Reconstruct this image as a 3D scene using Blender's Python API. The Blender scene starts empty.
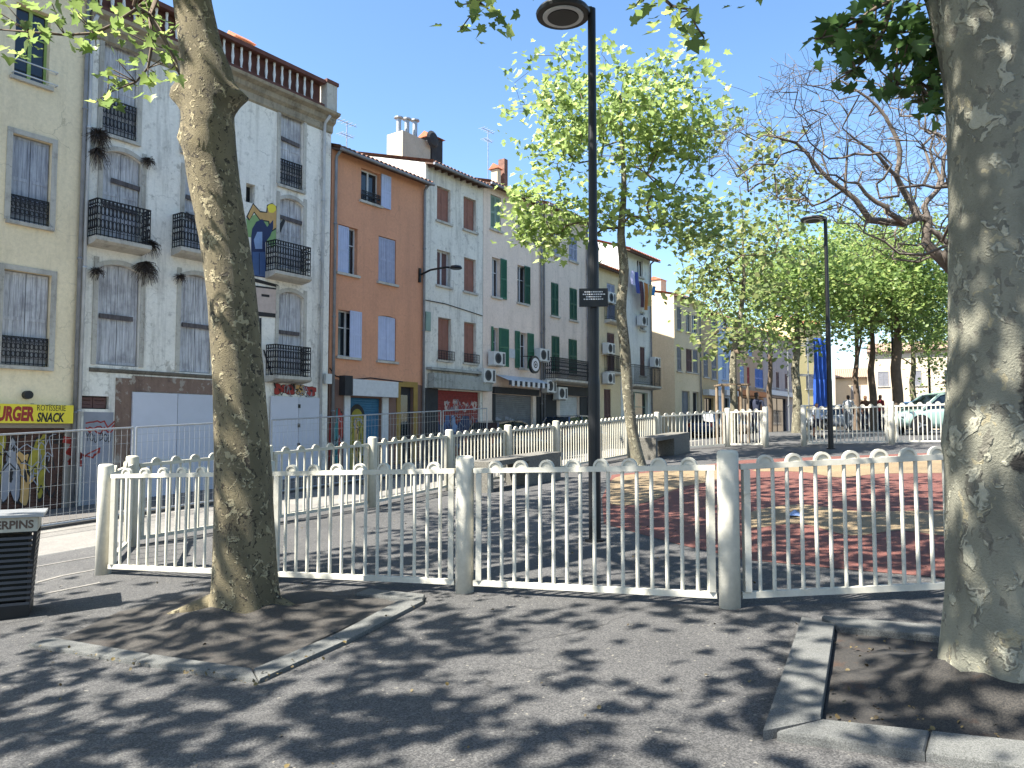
import bpy, math, random
import numpy as np
R = math.radians
rnd = random.Random(7)
NR = np.random.RandomState(11)
C = bpy.context.scene.collection
F = 770.0; CX = 512.0; CY = 384.0
PITCH = R(3.42); CAMH = 1.703
UX, UY = 0.579, 0.815           # street direction
def uv(x, y): return (UX*x+UY*y, -UY*x+UX*y)
def xy(u, v): return (UX*u-UY*v, UY*u+UX*v)
ROT = math.atan2(UY, UX)

# ---------------------------------------------------------------- terrain
def sstep(t):
    t = np.clip(t, 0, 1); return t*t*(3-2*t)
def G(x, y):
    u = UX*x+UY*y; v = -UY*x+UX*y
    p = 0.0495*x+0.033*y
    a, top = 1.35, 1.74            # soft cap on the square's rise
    t = np.maximum(p-a, 0)/(top-a)
    p = np.where(p > a, a+(top-a)*(1-np.exp(-t)), p)
    p = np.maximum(p, -1.2)
    return p - 0.42*sstep((v-10.9)/2.4)
def ray(px, py):
    a = (px-CX)/F; b = (CY-py)/F
    return (a, math.cos(PITCH)-b*math.sin(PITCH), math.sin(PITCH)+b*math.cos(PITCH))
def at(px, py, Y):
    r = ray(px, py); k = Y/r[1]
    return (r[0]*k, Y, CAMH+r[2]*k)
def onG(px, py):
    r = ray(px, py); lo, hi = 1.0, 60.0
    f = lambda k: CAMH+r[2]*k-float(G(r[0]*k, r[1]*k))
    for i in range(60):
        m = (lo+hi)/2
        if f(m) > 0: lo = m
        else: hi = m
    return (r[0]*lo, r[1]*lo, float(G(r[0]*lo, r[1]*lo)))
def onF(px, py, v=20.0):
    r = ray(px, py)
    k = v/(-UY*r[0]+UX*r[1])
    return (UX*r[0]*k+UY*r[1]*k, CAMH+r[2]*k)

# ---------------------------------------------------------------- mesh builder
class MB:
    def __init__(s): s.v = []; s.f = []; s.m = []
    def add(s, vs, fs, m=0):
        o = len(s.v); s.v.extend([tuple(p) for p in vs])
        for f in fs: s.f.append(tuple(i+o for i in f)); s.m.append(m)
        return s
    def box(s, x0, x1, y0, y1, z0, z1, m=0):
        v = [(x0,y0,z0),(x1,y0,z0),(x1,y1,z0),(x0,y1,z0),(x0,y0,z1),(x1,y0,z1),(x1,y1,z1),(x0,y1,z1)]
        return s.add(v, [(3,2,1,0),(4,5,6,7),(0,1,5,4),(1,2,6,5),(2,3,7,6),(3,0,4,7)], m)
    def obox(s, p, q, w, h, m=0):
        """bar of rectangular section from p to q; w = horizontal width, h = height"""
        p = np.array(p, float); q = np.array(q, float); d = q-p; d /= np.linalg.norm(d)+1e-9
        up = np.array((0,0,1.0)) if abs(d[2]) < .95 else np.array((0,1.0,0))
        a = np.cross(d, up); a /= np.linalg.norm(a); b = np.cross(a, d)
        vs = []
        for c in (p, q):
            for i, j in ((-1,-1),(1,-1),(1,1),(-1,1)): vs.append(c+a*w/2*i+b*h/2*j)
        return s.add(vs, [(3,2,1,0),(4,5,6,7),(0,1,5,4),(1,2,6,5),(2,3,7,6),(3,0,4,7)], m)
    def poly(s, pts, m=0): return s.add(pts, [tuple(range(len(pts)))], m)
    def prism_y(s, pts, y0, y1, m=0):
        n = len(pts); vs = [(x,y0,z) for x,z in pts]+[(x,y1,z) for x,z in pts]
        fs = [tuple(range(n)), tuple(range(2*n-1, n-1, -1))]+[(i, i+n, (i+1)%n+n, (i+1)%n) for i in range(n)]
        return s.add(vs, fs, m)
    def prism_x(s, pts, x0, x1, m=0):
        n = len(pts); vs = [(x0,y,z) for y,z in pts]+[(x1,y,z) for y,z in pts]
        fs = [tuple(range(n)), tuple(range(2*n-1, n-1, -1))]+[(i, i+n, (i+1)%n+n, (i+1)%n) for i in range(n)]
        return s.add(vs, fs, m)
    def tube(s, pts, rad, n=6, m=0, cap=True):
        pts = [np.array(p, float) for p in pts]; N = len(pts)
        if not hasattr(rad, '__len__'): rad = [rad]*N
        o = len(s.v); prev = None
        for i, p in enumerate(pts):
            d = pts[min(i+1, N-1)]-pts[max(i-1, 0)]; d /= np.linalg.norm(d)+1e-9
            if prev is None:
                h = np.array((1.0,0,0)) if abs(d[0]) < .9 else np.array((0,1.0,0))
                a = np.cross(d, h)
            else: a = prev-d*np.dot(prev, d)
            a /= np.linalg.norm(a)+1e-9; prev = a; b = np.cross(d, a)
            for k in range(n):
                t = 2*math.pi*k/n; s.v.append(tuple(p+(a*math.cos(t)+b*math.sin(t))*rad[i]))
        for i in range(N-1):
            for k in range(n):
                s.f.append((o+i*n+k, o+i*n+(k+1)%n, o+(i+1)*n+(k+1)%n, o+(i+1)*n+k)); s.m.append(m)
        if cap:
            s.f.append(tuple(o+k for k in range(n-1,-1,-1))); s.m.append(m)
            s.f.append(tuple(o+(N-1)*n+k for k in range(n))); s.m.append(m)
        return s
    def lathe(s, prof, n=16, c=(0,0,0), m=0, ax=2):
        o = len(s.v)
        for r, h in prof:
            for k in range(n):
                t = 2*math.pi*k/n; a, b = r*math.cos(t), r*math.sin(t)
                p = (a,b,h) if ax == 2 else ((a,h,b) if ax == 1 else (h,a,b))
                s.v.append((c[0]+p[0], c[1]+p[1], c[2]+p[2]))
        for i in range(len(prof)-1):
            for k in range(n):
                s.f.append((o+i*n+k, o+i*n+(k+1)%n, o+(i+1)*n+(k+1)%n, o+(i+1)*n+k)); s.m.append(m)
        s.f.append(tuple(o+k for k in range(n-1,-1,-1))); s.m.append(m)
        s.f.append(tuple(o+(len(prof)-1)*n+k for k in range(n))); s.m.append(m)
        return s
def link_mesh(name, me, mats, parent=None, loc=None):
    for m in (mats if isinstance(mats, (list, tuple)) else [mats]): me.materials.append(m)
    o = bpy.data.objects.new(name, me); C.objects.link(o)
    if parent is not None: o.parent = parent
    if loc is not None: o.location = loc
    return o
def obj(name, mb, mats, parent=None, loc=None, smooth=False):
    me = bpy.data.meshes.new(name); me.from_pydata(mb.v, [], mb.f)
    me.polygons.foreach_set('material_index', mb.m)
    if smooth: me.polygons.foreach_set('use_smooth', [True]*len(mb.f))
    me.update()
    return link_mesh(name, me, mats, parent, loc)
def tag(o, label=None, cat=None, group=None, kind=None):
    if label: o['label'] = label
    if cat: o['category'] = cat
    if group: o['group'] = group
    if kind: o['kind'] = kind
    return o
def thing(name, label, cat, loc=(0,0,0), rotz=0.0, group=None):
    o = bpy.data.objects.new(name, None); C.objects.link(o); o.empty_display_size = .3
    o.location = loc; o.rotation_euler = (0,0,rotz); tag(o, label, cat, group); return o
def clone(o, parent=None):
    c = o.copy(); C.objects.link(c); c.parent = parent
    for ch in list(o.children): clone(ch, c)
    return c
def text_mb(body, size, shear=0.0, offset=0.0, res=3):
    cu = bpy.data.curves.new('lettering', 'FONT'); cu.body = body; cu.size = size; cu.shear = shear
    cu.offset = offset; cu.resolution_u = res; cu.align_x = 'CENTER'; cu.align_y = 'CENTER'; cu.extrude = 0.002
    t = bpy.data.objects.new('lettering', cu); C.objects.link(t)
    dg = bpy.context.evaluated_depsgraph_get(); me = t.evaluated_get(dg).to_mesh()
    vs = [tuple(v.co) for v in me.vertices]; fs = [tuple(p.vertices) for p in me.polygons]
    bpy.data.objects.remove(t); bpy.data.curves.remove(cu)
    return vs, fs
def put_text(mb, body, size, cx, y, cz, m=0, shear=0.0, offset=0.0, sx=1.0, jit=0.0, fit=None):
    """flat lettering in the local xz plane, readable from -y"""
    vs, fs = text_mb(body, size, shear, offset)
    if fit: xs_ = [v[0] for v in vs]; sx = (fit[1]-fit[0])/(max(xs_)-min(xs_)); cx = (fit[0]+fit[1])/2-(max(xs_)+min(xs_))/2*sx
    mb.add([(cx+v[0]*sx, y-v[2], cz+v[1]+jit*math.sin(v[0]*9)) for v in vs], fs, m)

# ---------------------------------------------------------------- materials
def lin(h):
    h = h.lstrip('#'); out = []
    for i in (0,2,4):
        c = int(h[i:i+2], 16)/255; out.append(c/12.92 if c <= .04045 else ((c+.055)/1.055)**2.4)
    return tuple(out)+(1.0,)
def mat(name):
    m = bpy.data.materials.new(name); m.use_nodes = True; nt = m.node_tree
    b = nt.nodes['Principled BSDF']; return m, nt, b
def N(nt, typ, **kw):
    n = nt.nodes.new(typ)
    for k, v in kw.items():
        if k in n.inputs.keys() if False else False: pass
        setattr(n, k, v)
    return n
def mix(nt, fac, a, b, mode='MIX'):
    n = nt.nodes.new('ShaderNodeMix'); n.data_type = 'RGBA'; n.blend_type = mode
    for s, val in ((0, fac), (6, a), (7, b)):
        if hasattr(val, 'is_output'): nt.links.new(val, n.inputs[s])
        elif isinstance(val, (int, float)): n.inputs[s].default_value = val
        else: n.inputs[s].default_value = val
    return n.outputs[2]
def noise(nt, co, scale, detail=4, rough=.6, vec=None):
    n = nt.nodes.new('ShaderNodeTexNoise'); n.inputs['Scale'].default_value = scale
    n.inputs['Detail'].default_value = detail; n.inputs['Roughness'].default_value = rough
    if vec is not None:
        mp = nt.nodes.new('ShaderNodeMapping'); mp.inputs['Scale'].default_value = vec; nt.links.new(co, mp.inputs[0]); co = mp.outputs[0]
    nt.links.new(co, n.inputs['Vector']); return n.outputs['Fac']
def ramp(nt, fac, stops, interp='LINEAR'):
    n = nt.nodes.new('ShaderNodeValToRGB'); n.color_ramp.interpolation = interp
    el = n.color_ramp.elements
    while len(el) > 1: el.remove(el[-1])
    el[0].position = stops[0][0]; el[0].color = stops[0][1]
    for p, c in stops[1:]:
        e = el.new(p); e.color = c
    nt.links.new(fac, n.inputs[0]); return n.outputs[0]
BW = lambda a, b: [(a, (0,0,0,1)), (b, (1,1,1,1))]
def objco(nt): return nt.nodes.new('ShaderNodeTexCoord').outputs['Object']
def bump(nt, b, h, strength=.3, dist=.02):
    n = nt.nodes.new('ShaderNodeBump'); n.inputs['Strength'].default_value = strength; n.inputs['Distance'].default_value = dist
    nt.links.new(h, n.inputs['Height']); nt.links.new(n.outputs[0], b.inputs['Normal'])
def flat(name, hexc, rough=.6, metal=0.0, var=.12, scale=6.0, bmp=0.0):
    m, nt, b = mat(name); co = objco(nt); c = lin(hexc)
    f = noise(nt, co, scale, 5)
    col = mix(nt, ramp(nt, f, BW(.3, .75)), tuple(x*(1-var) for x in c[:3])+(1,), tuple(min(1, x*(1+var)) for x in c[:3])+(1,))
    nt.links.new(col, b.inputs['Base Color']); b.inputs['Roughness'].default_value = rough; b.inputs['Metallic'].default_value = metal
    if bmp: bump(nt, b, noise(nt, co, scale*8, 3), bmp, .01)
    return m
def plaster(name, hexc, stain, dirt=.5, patch=None, patch_at=.62, scale=1.0, low=None, bm=.4):
    """weathered render: broad blotches, vertical runs, patches where it has been repaired or has fallen"""
    m, nt, b = mat(name); co = objco(nt); c = lin(hexc); s = lin(stain)
    f1 = noise(nt, co, .55*scale, 6, .65); f2 = noise(nt, co, 1.0, 5, .7, (2.2, 2.2, .22)); f3 = noise(nt, co, 3.5, 5, .7)
    col = mix(nt, ramp(nt, f1, BW(.35, .7)), c, tuple(x*.86 for x in c[:3])+(1,))
    d = nt.nodes.new('ShaderNodeMath'); d.operation = 'MULTIPLY'; d.inputs[1].default_value = dirt
    nt.links.new(ramp(nt, f2, BW(.5, .78)), d.inputs[0]); col = mix(nt, d.outputs[0], col, s)
    e = nt.nodes.new('ShaderNodeMath'); e.operation = 'MULTIPLY'; e.inputs[1].default_value = dirt*.8
    nt.links.new(ramp(nt, f3, BW(.55, .75)), e.inputs[0]); col = mix(nt, e.outputs[0], col, s)
    f6 = noise(nt, co, 11, 6, .75); col = mix(nt, 1.0, col, ramp(nt, f6, [(.3,(.86,.86,.85,1)),(.7,(1.08,1.08,1.08,1))]), 'MULTIPLY')
    if patch:
        g = noise(nt, co, .9*scale, 7, .7, (1, 1, .8)); col = mix(nt, ramp(nt, g, BW(patch_at, patch_at+.03)), col, lin(patch))
    if not low or True:
        vo = nt.nodes.new('ShaderNodeTexVoronoi'); vo.feature = 'DISTANCE_TO_EDGE'; vo.inputs['Scale'].default_value = .8
        wn = nt.nodes.new('ShaderNodeTexNoise'); wn.inputs['Scale'].default_value = 2.5; wn.inputs['Detail'].default_value = 5; nt.links.new(co, wn.inputs['Vector'])
        va = nt.nodes.new('ShaderNodeVectorMath'); va.operation = 'MULTIPLY_ADD'; va.inputs[1].default_value = (.6,.6,.6); nt.links.new(wn.outputs['Color'], va.inputs[0]); nt.links.new(co, va.inputs[2]); nt.links.new(va.outputs[0], vo.inputs['Vector'])
        cr = ramp(nt, vo.outputs['Distance'], [(0,(1,1,1,1)),(.012,(0,0,0,1))]); mm = nt.nodes.new('ShaderNodeMath'); mm.operation = 'MULTIPLY'; nt.links.new(cr, mm.inputs[0]); nt.links.new(ramp(nt, noise(nt, co, .7, 2), [(.5,(0,0,0,1)),(.6,(.6,.6,.6,1))]), mm.inputs[1])
        col = mix(nt, mm.outputs[0], col, s)
    if low:     # a painted or damp base course, hexcolour and height in metres above the object's origin
        sp = nt.nodes.new('ShaderNodeSeparateXYZ'); nt.links.new(co, sp.inputs[0])
        a = nt.nodes.new('ShaderNodeMath'); a.operation = 'MULTIPLY_ADD'; a.inputs[1].default_value = .25; nt.links.new(f3, a.inputs[0]); nt.links.new(sp.outputs[2], a.inputs[2])
        cmp = nt.nodes.new('ShaderNodeMath'); cmp.operation = 'LESS_THAN'; cmp.inputs[1].default_value = low[1]+.12; nt.links.new(a.outputs[0], cmp.inputs[0])
        lc = mix(nt, f3, lin(low[0]), tuple(x*.65 for x in lin(low[0])[:3])+(1,)); col = mix(nt, cmp.outputs[0], col, lc)
    nt.links.new(col, b.inputs['Base Color']); b.inputs['Roughness'].default_value = .92
    bump(nt, b, noise(nt, co, 22, 6, .7), bm, .02)
    return m
def wood(name, hexc, dark, streak=.6):
    m, nt, b = mat(name); co = objco(nt)
    f = noise(nt, co, 1.0, 6, .7, (16, 16, 1.1)); f2 = noise(nt, co, 2.2, 4, .6)
    col = mix(nt, ramp(nt, f, BW(.42, .68)), lin(hexc), lin(dark)); col = mix(nt, ramp(nt, f2, BW(.5, .8)), col, lin(dark))
    nt.links.new(col, b.inputs['Base Color']); b.inputs['Roughness'].default_value = .85
    bump(nt, b, f, .4, .01); return m
def glass(name, hexc='#20262c'):
    m, nt, b = mat(name); b.inputs['Base Color'].default_value = lin(hexc); b.inputs['Roughness'].default_value = .08
    b.inputs['Specular IOR Level'].default_value = .6
    bump(nt, b, noise(nt, objco(nt), 1.5, 2), .05, .05); return m
def leafmat(name, a, b_, trans=.45, bright=None):
    m = bpy.data.materials.new(name); m.use_nodes = True; nt = m.node_tree
    out = nt.nodes['Material Output']; nt.nodes.remove(nt.nodes['Principled BSDF'])
    g = nt.nodes.new('ShaderNodeNewGeometry')
    stops = [(0, lin(a)), (.75, lin(b_))]
    if bright: stops += [(.93, lin(bright))]
    col = ramp(nt, g.outputs['Random Per Island'], stops)
    d = nt.nodes.new('ShaderNodeBsdfPrincipled'); d.inputs['Roughness'].default_value = .45; d.inputs['Specular IOR Level'].default_value = .35
    nt.links.new(col, d.inputs['Base Color'])
    t = nt.nodes.new('ShaderNodeBsdfTranslucent'); tc = mix(nt, .5, col, (.8,.9,.3,1), 'MULTIPLY')
    hs = nt.nodes.new('ShaderNodeHueSaturation'); hs.inputs['Value'].default_value = 1.9; hs.inputs['Saturation'].default_value = .8
    nt.links.new(tc, hs.inputs['Color']); nt.links.new(hs.outputs[0], t.inputs['Color'])
    mx = nt.nodes.new('ShaderNodeMixShader'); mx.inputs[0].default_value = trans
    nt.links.new(d.outputs[0], mx.inputs[1]); nt.links.new(t.outputs[0], mx.inputs[2]); nt.links.new(mx.outputs[0], out.inputs[0])
    return m
def barkmat(name, base, light, dark, warm, scale=1.0, thr=0.0, moss=.5, scar=None):
    """plane tree bark: plates flaked away in rounded patches over several older colours"""
    m, nt, b = mat(name); co = objco(nt)
    w = nt.nodes.new('ShaderNodeTexNoise'); w.inputs['Scale'].default_value = 5*scale; nt.links.new(co, w.inputs['Vector'])
    vm = nt.nodes.new('ShaderNodeVectorMath'); vm.operation = 'MULTIPLY_ADD'; vm.inputs[1].default_value = (.22,.22,.3)
    nt.links.new(w.outputs['Color'], vm.inputs[0]); nt.links.new(co, vm.inputs[2]); wc = vm.outputs[0]
    f1 = noise(nt, wc, 5*scale, 3, .5, (1,1,.55)); f2 = noise(nt, wc, 9*scale, 2, .5, (1,1,.6)); f3 = noise(nt, co, 2.2*scale, 3, .5, (1,1,.5)); f4 = noise(nt, co, 45*scale, 5, .7)
    col = mix(nt, ramp(nt, f3, BW(.38, .62)), lin(base), tuple(x*.62 for x in lin(base)[:3])+(1,))
    col = mix(nt, ramp(nt, f1, BW(.56+thr, .58+thr)), col, lin(light))
    col = mix(nt, ramp(nt, f2, BW(.60, .62)), col, lin(dark))
    f5 = noise(nt, wc, 7*scale, 2, .5, (1.3,1.3,.7)); col = mix(nt, ramp(nt, f5, BW(.66, .68)), col, lin(warm))
    if scar:
        for (c_, r_) in scar:
            dn = nt.nodes.new('ShaderNodeVectorMath'); dn.operation = 'MULTIPLY_ADD'; dn.inputs[1].default_value = (1/r_[0], 1/r_[0], 1/r_[1]); dn.inputs[2].default_value = (-c_[0]/r_[0], -c_[1]/r_[0], -c_[2]/r_[1]); nt.links.new(co, dn.inputs[0])
            ln = nt.nodes.new('ShaderNodeVectorMath'); ln.operation = 'LENGTH'; nt.links.new(dn.outputs[0], ln.inputs[0]); an = nt.nodes.new('ShaderNodeMath'); an.operation = 'MULTIPLY_ADD'; an.inputs[1].default_value = 1.6; nt.links.new(noise(nt, co, 9, 6, .7), an.inputs[0]); nt.links.new(ln.outputs['Value'], an.inputs[2])
            col = mix(nt, ramp(nt, an.outputs[0], [(.5*3.2/3.2+.0,(1,1,1,1)),(.5*3.2/3.2+.001,(1,1,1,1))]) if False else ramp(nt, (lambda q: (setattr(q, 'operation', 'MULTIPLY'), q.inputs.__getitem__(1).__setattr__('default_value', .4), nt.links.new(an.outputs[0], q.inputs[0]), q.outputs[0])[3])(nt.nodes.new('ShaderNodeMath')), [(.62,(1,1,1,1)),(.7,(0,0,0,1))]), col, mix(nt, f4, lin('#1c1a17'), lin('#403c34')))
    col = mix(nt, .35, col, mix(nt, f4, lin('#4a4a40'), (1,1,1,1)), 'MULTIPLY')
    nt.links.new(col, b.inputs['Base Color']); b.inputs['Roughness'].default_value = .9
    a = nt.nodes.new('ShaderNodeMath'); a.operation = 'ADD'; nt.links.new(ramp(nt, f1, BW(.54+thr, .6+thr)), a.inputs[0]); nt.links.new(f4, a.inputs[1])
    bump(nt, b, a.outputs[0], .8, .02); return m
def speckle(name, hexa, hexb, hexdark, scale=120.0, stain='#2a2a2b', stainamt=.35, rough=.93, big=.6, cracks=False):
    """asphalt / granite: aggregate speckle over broad worn areas"""
    m, nt, b = mat(name); co = objco(nt)
    v = nt.nodes.new('ShaderNodeTexVoronoi'); v.inputs['Scale'].default_value = scale; nt.links.new(co, v.inputs['Vector'])
    sp = nt.nodes.new('ShaderNodeSeparateColor'); nt.links.new(v.outputs['Color'], sp.inputs[0])
    col = ramp(nt, sp.outputs[0], [(0, lin(hexdark)), (.45, lin(hexa)), (1, lin(hexb))])
    f = noise(nt, co, big, 6, .65); f2 = noise(nt, co, 3.5, 5, .7)
    col = mix(nt, ramp(nt, f, [(.35,(.78,.78,.78,1)),(.65,(1.18,1.16,1.14,1))]), col, (1,1,1,1), 'MIX') if False else mix(nt, 1.0, col, ramp(nt, f, [(.35,(.8,.8,.8,1)),(.65,(1.15,1.14,1.12,1))]), 'MULTIPLY')
    d = nt.nodes.new('ShaderNodeMath'); d.operation = 'MULTIPLY'; d.inputs[1].default_value = stainamt
    nt.links.new(ramp(nt, f2, BW(.56, .72)), d.inputs[0]); col = mix(nt, d.outputs[0], col, lin(stain))
    if cracks:
        wn = nt.nodes.new('ShaderNodeTexNoise'); wn.inputs['Scale'].default_value = 3; nt.links.new(co, wn.inputs['Vector'])
        va = nt.nodes.new('ShaderNodeVectorMath'); va.operation = 'MULTIPLY_ADD'; va.inputs[1].default_value = (.5,.5,0); nt.links.new(wn.outputs['Color'], va.inputs[0]); nt.links.new(co, va.inputs[2])
        vo = nt.nodes.new('ShaderNodeTexVoronoi'); vo.feature = 'DISTANCE_TO_EDGE'; vo.inputs['Scale'].default_value = .55; nt.links.new(va.outputs[0], vo.inputs['Vector'])
        cr = ramp(nt, vo.outputs['Distance'], [(0,(1,1,1,1)),(.006,(0,0,0,1))]); ms = ramp(nt, noise(nt, co, .5, 2), BW(.5, .56))
        mm = nt.nodes.new('ShaderNodeMath'); mm.operation = 'MULTIPLY'; nt.links.new(cr, mm.inputs[0]); nt.links.new(ms, mm.inputs[1]); col = mix(nt, mm.outputs[0], col, lin('#1f1e1d'))
        sp_ = ramp(nt, noise(nt, co, 26, 2, .4), BW(.71, .73)); col = mix(nt, sp_, col, lin('#6f6b62'))
        v3 = nt.nodes.new('ShaderNodeTexVoronoi'); v3.inputs['Scale'].default_value = .35; nt.links.new(co, v3.inputs['Vector']); s3 = nt.nodes.new('ShaderNodeSeparateColor'); nt.links.new(v3.outputs['Color'], s3.inputs[0])
        col = mix(nt, 1.0, col, ramp(nt, s3.outputs[1], [(0,(.9,.9,.9,1)),(1,(1.1,1.1,1.1,1))]), 'MULTIPLY')
    nt.links.new(col, b.inputs['Base Color']); b.inputs['Roughness'].default_value = rough
    bump(nt, b, noise(nt, co, scale*.7, 4, .8), .5, .006)
    return m

M = {}
M['asphalt'] = speckle('asphalt', '#403f3e', '#5a5957', '#2a2a2a', 130, '#302f2d', .5, cracks=True)
M['roadway'] = speckle('pale_roadway', '#716e68', '#7d7a74', '#5d5a55', 100, '#8b877f', .4)
M['paving'] = speckle('pavement', '#56534f', '#64615c', '#423f3d', 90, '#4a4846', .5)
M['granite'] = speckle('granite', '#565754', '#676764', '#424340', 220, '#5c5d5c', .4)
M['soil'] = speckle('pit_soil', '#2b2926', '#3a3631', '#1c1b19', 170, '#432c1b', .8)
M['pitground'] = speckle('pit_ground', '#36332f', '#45413b', '#282623', 120, '#33271c', .55)
M['rubber_red'] = speckle('red_rubber', '#61382f', '#6e4539', '#4b2c26', 90, '#6b3c36', .5)
M['rubber_yellow'] = speckle('yellow_rubber', '#75644a', '#837256', '#60523d', 90, '#8c7450', .4)
M['white_metal'] = plaster('white_paint', '#c3bfb1', '#8a8370', .35, '#9e9a8a', .68, 3.0, bm=.08)
M['white_metal_old'] = plaster('dirty_white_paint', '#bdb8a7', '#857c69', .5, '#958f7c', .64, 3.0, bm=.1)
M['black'] = flat('black_metal', '#17181a', .45, .3, .2)
M['iron'] = flat('wrought_iron', '#1d1d20', .7, .2, .3, 12)
M['galv'] = flat('galvanised', '#9a9c9d', .45, .6, .15, 9)
M['pipe'] = flat('zinc_pipe', '#7d7f84', .6, .3, .25, 3)
M['pipe_white'] = flat('white_pipe', '#aeb0b2', .6, 0, .2, 3)
M['concrete'] = speckle('concrete', '#625f57', '#716e66', '#4b4943', 90, '#4a483f', .5)
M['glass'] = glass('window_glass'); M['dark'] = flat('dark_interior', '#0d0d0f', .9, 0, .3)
M['terracotta'] = flat('roof_tile', '#a5674a', .9, 0, .35, 5, .3)
M['roof_far'] = flat('sun_bleached_tile', '#8f7866', .9, 0, .2, 4); M['tile_dark'] = flat('old_roof_tile', '#735446', .9, 0, .4, 5, .3)
M['soffit'] = wood('eave_wood', '#5a4438', '#33261f')
M['stone'] = plaster('old_stone_trim', '#b9b4aa', '#5a554f', .8)
M['slate'] = flat('dark_board', '#26272a', .8, 0, .3, 4)
M['balus_red'] = flat('terracotta_parapet', '#5f3a30', .85, 0, .3, 4, .2)
M['balus_white'] = flat('white_baluster', '#d8d7d2', .7, 0, .15, 4)
M['wood_grey'] = wood('weathered_grey_wood', '#bfbfc2', '#7c7b7f')
M['wood_greyblue'] = wood('bluish_grey_wood', '#a3a8b2', '#6f737e')
M['wood_raw'] = wood('stake_wood', '#83725c', '#574836')
M['plank'] = wood('nailed_plank', '#5b5556', '#3b3637')
M['lav'] = flat('lavender_shutter', '#a5aec9', .6, 0, .1, 3); M['lav_old'] = flat('weathered_lavender_shutter', '#9297ac', .7, 0, .15, 4)
M['green'] = flat('green_shutter', '#2f6248', .6, 0, .15, 3); M['green_pale'] = flat('faded_green_shutter', '#7f9488', .7, 0, .12, 3)
M['green_dark'] = flat('dark_green_shutter', '#1c4a33', .6, 0, .15, 3)
M['rust'] = flat('red_brown_shutter', '#8a5f51', .8, 0, .15, 4); M['rust_dark'] = flat('brown_shutter', '#5c4340', .8, 0, .15, 4)
M['bluesh'] = flat('blue_shutter', '#3f64a6', .6, 0, .1, 3); M['palebluesh'] = flat('pale_blue_shutter', '#88a0c2', .6, 0, .1, 3)
M['grey_sh'] = flat('grey_shutter', '#76777c', .7, 0, .1, 3)
M['frame_white'] = flat('white_frame', '#b9bbbd', .6); M['frame_green'] = flat('yellow_green_frame', '#8fa55a', .6, 0, .1)
M['hoard'] = flat('grey_hoarding', '#bdbec7', .7, 0, .06, 1.5); M['hoard2'] = flat('grey_hoarding_panel', '#b5b7c0', .7, 0, .06, 1.5)
M['roller'] = flat('roller_shutter', '#6d6e70', .6, .2, .25, 4); M['roller_white'] = flat('white_roller_shutter', '#a9adb0', .6, .1, .15, 4)
M['roller_blue'] = flat('blue_roller_shutter', '#2c6486', .6, .1, .2, 4); M['roller_red'] = flat('red_shutter_paint', '#7c2a28', .7, 0, .3, 8)
M['grille'] = flat('fan_grille_grey', '#45474a', .7); M['ac'] = flat('air_conditioner_case', '#bfc0bd', .6, 0, .07, 3)
M['sign_yellow'] = flat('yellow_sign', '#d9c52a', .5, 0, .05, 3); M['p_red'] = flat('red_paint', '#8f2a23', .7); M['p_black'] = flat('black_paint', '#1b1a1c', .7)
M['p_white'] = flat('white_spray_paint', '#c9c9cc', .7); M['p_blue'] = flat('blue_paint', '#3d5680', .7); M['p_navy'] = flat('navy_paint', '#1f2b50', .7)
M['p_yel'] = flat('ochre_paint', '#8f8427', .7, 0, .3, 4); M['p_tan'] = flat('tan_paint', '#b8935a', .7); M['p_green'] = flat('green_paint', '#7d9a62', .7); M['p_teal'] = flat('teal_paint', '#2f7377', .7)
M['p_pink'] = flat('pinkish_paint', '#b5a49b', .7); M['p_brown'] = flat('brown_paint', '#4c3227', .8, 0, .4, 3); M['p_lblue'] = flat('pale_blue_paint', '#7f95b8', .7); M['p_grey'] = flat('grey_paint', '#888a92', .8, 0, .15, 2)
M['brick'] = plaster('old_brick', '#80695c', '#41342e', .9, '#958b80', .55, 3.0)
M['weeds'] = leafmat('wall_weeds', '#4a4a2c', '#6a6a3a', .2); M['dryroot'] = flat('dead_roots', '#3f3834', .95, 0, .3)
M['tyre'] = flat('tyre', '#1a1a1b', .9); M['rim'] = flat('wheel_rim', '#8a8c8e', .35, .7)
M['carglass'] = glass('car_glass', '#1b242b'); M['lampglass'] = flat('lamp_glass', '#a9aeb0', .3)
M['redlight'] = flat('red_lamp', '#7a1a18', .3); M['skin'] = flat('skin', '#a8785c', .6); M['hair'] = flat('dark_hair', '#2a211c', .8)
M['litter_leaf'] = leafmat('fallen_leaf', '#453a26', '#5f5232', .0)

# ---------------------------------------------------------------- camera, light
cam = bpy.data.cameras.new('camera'); co = bpy.data.objects.new('camera', cam); C.objects.link(co)
cam.sensor_width = 36; cam.lens = 36*F/1024; cam.clip_end = 3000; cam.clip_start = .05
co.location = (0,0,CAMH); co.rotation_euler = (R(90)+PITCH, 0, 0)
bpy.context.scene.camera = co
SUN_EL = R(53); SUN_AZ = (-.909, -.416)
sl = bpy.data.lights.new('sun', 'SUN'); so = bpy.data.objects.new('sun', sl); C.objects.link(so)
sl.energy = 4.7; sl.angle = R(.5); sl.color = (1.0, .955, .88)
dirv = (SUN_AZ[0]*math.cos(SUN_EL), SUN_AZ[1]*math.cos(SUN_EL), math.sin(SUN_EL))
from mathutils import Vector
so.rotation_euler = Vector(dirv).to_track_quat('Z', 'Y').to_euler(); so.location = (-20, -3, 30)
w = bpy.data.worlds.new('World'); bpy.context.scene.world = w; w.use_nodes = True
sk = w.node_tree.nodes.new('ShaderNodeTexSky'); sk.sky_type = 'NISHITA'; sk.sun_disc = False
sk.sun_elevation = SUN_EL; sk.sun_rotation = math.atan2(SUN_AZ[0], SUN_AZ[1]); sk.air_density = 1.0; sk.dust_density = .8; sk.ozone_density = 1.6
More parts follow.
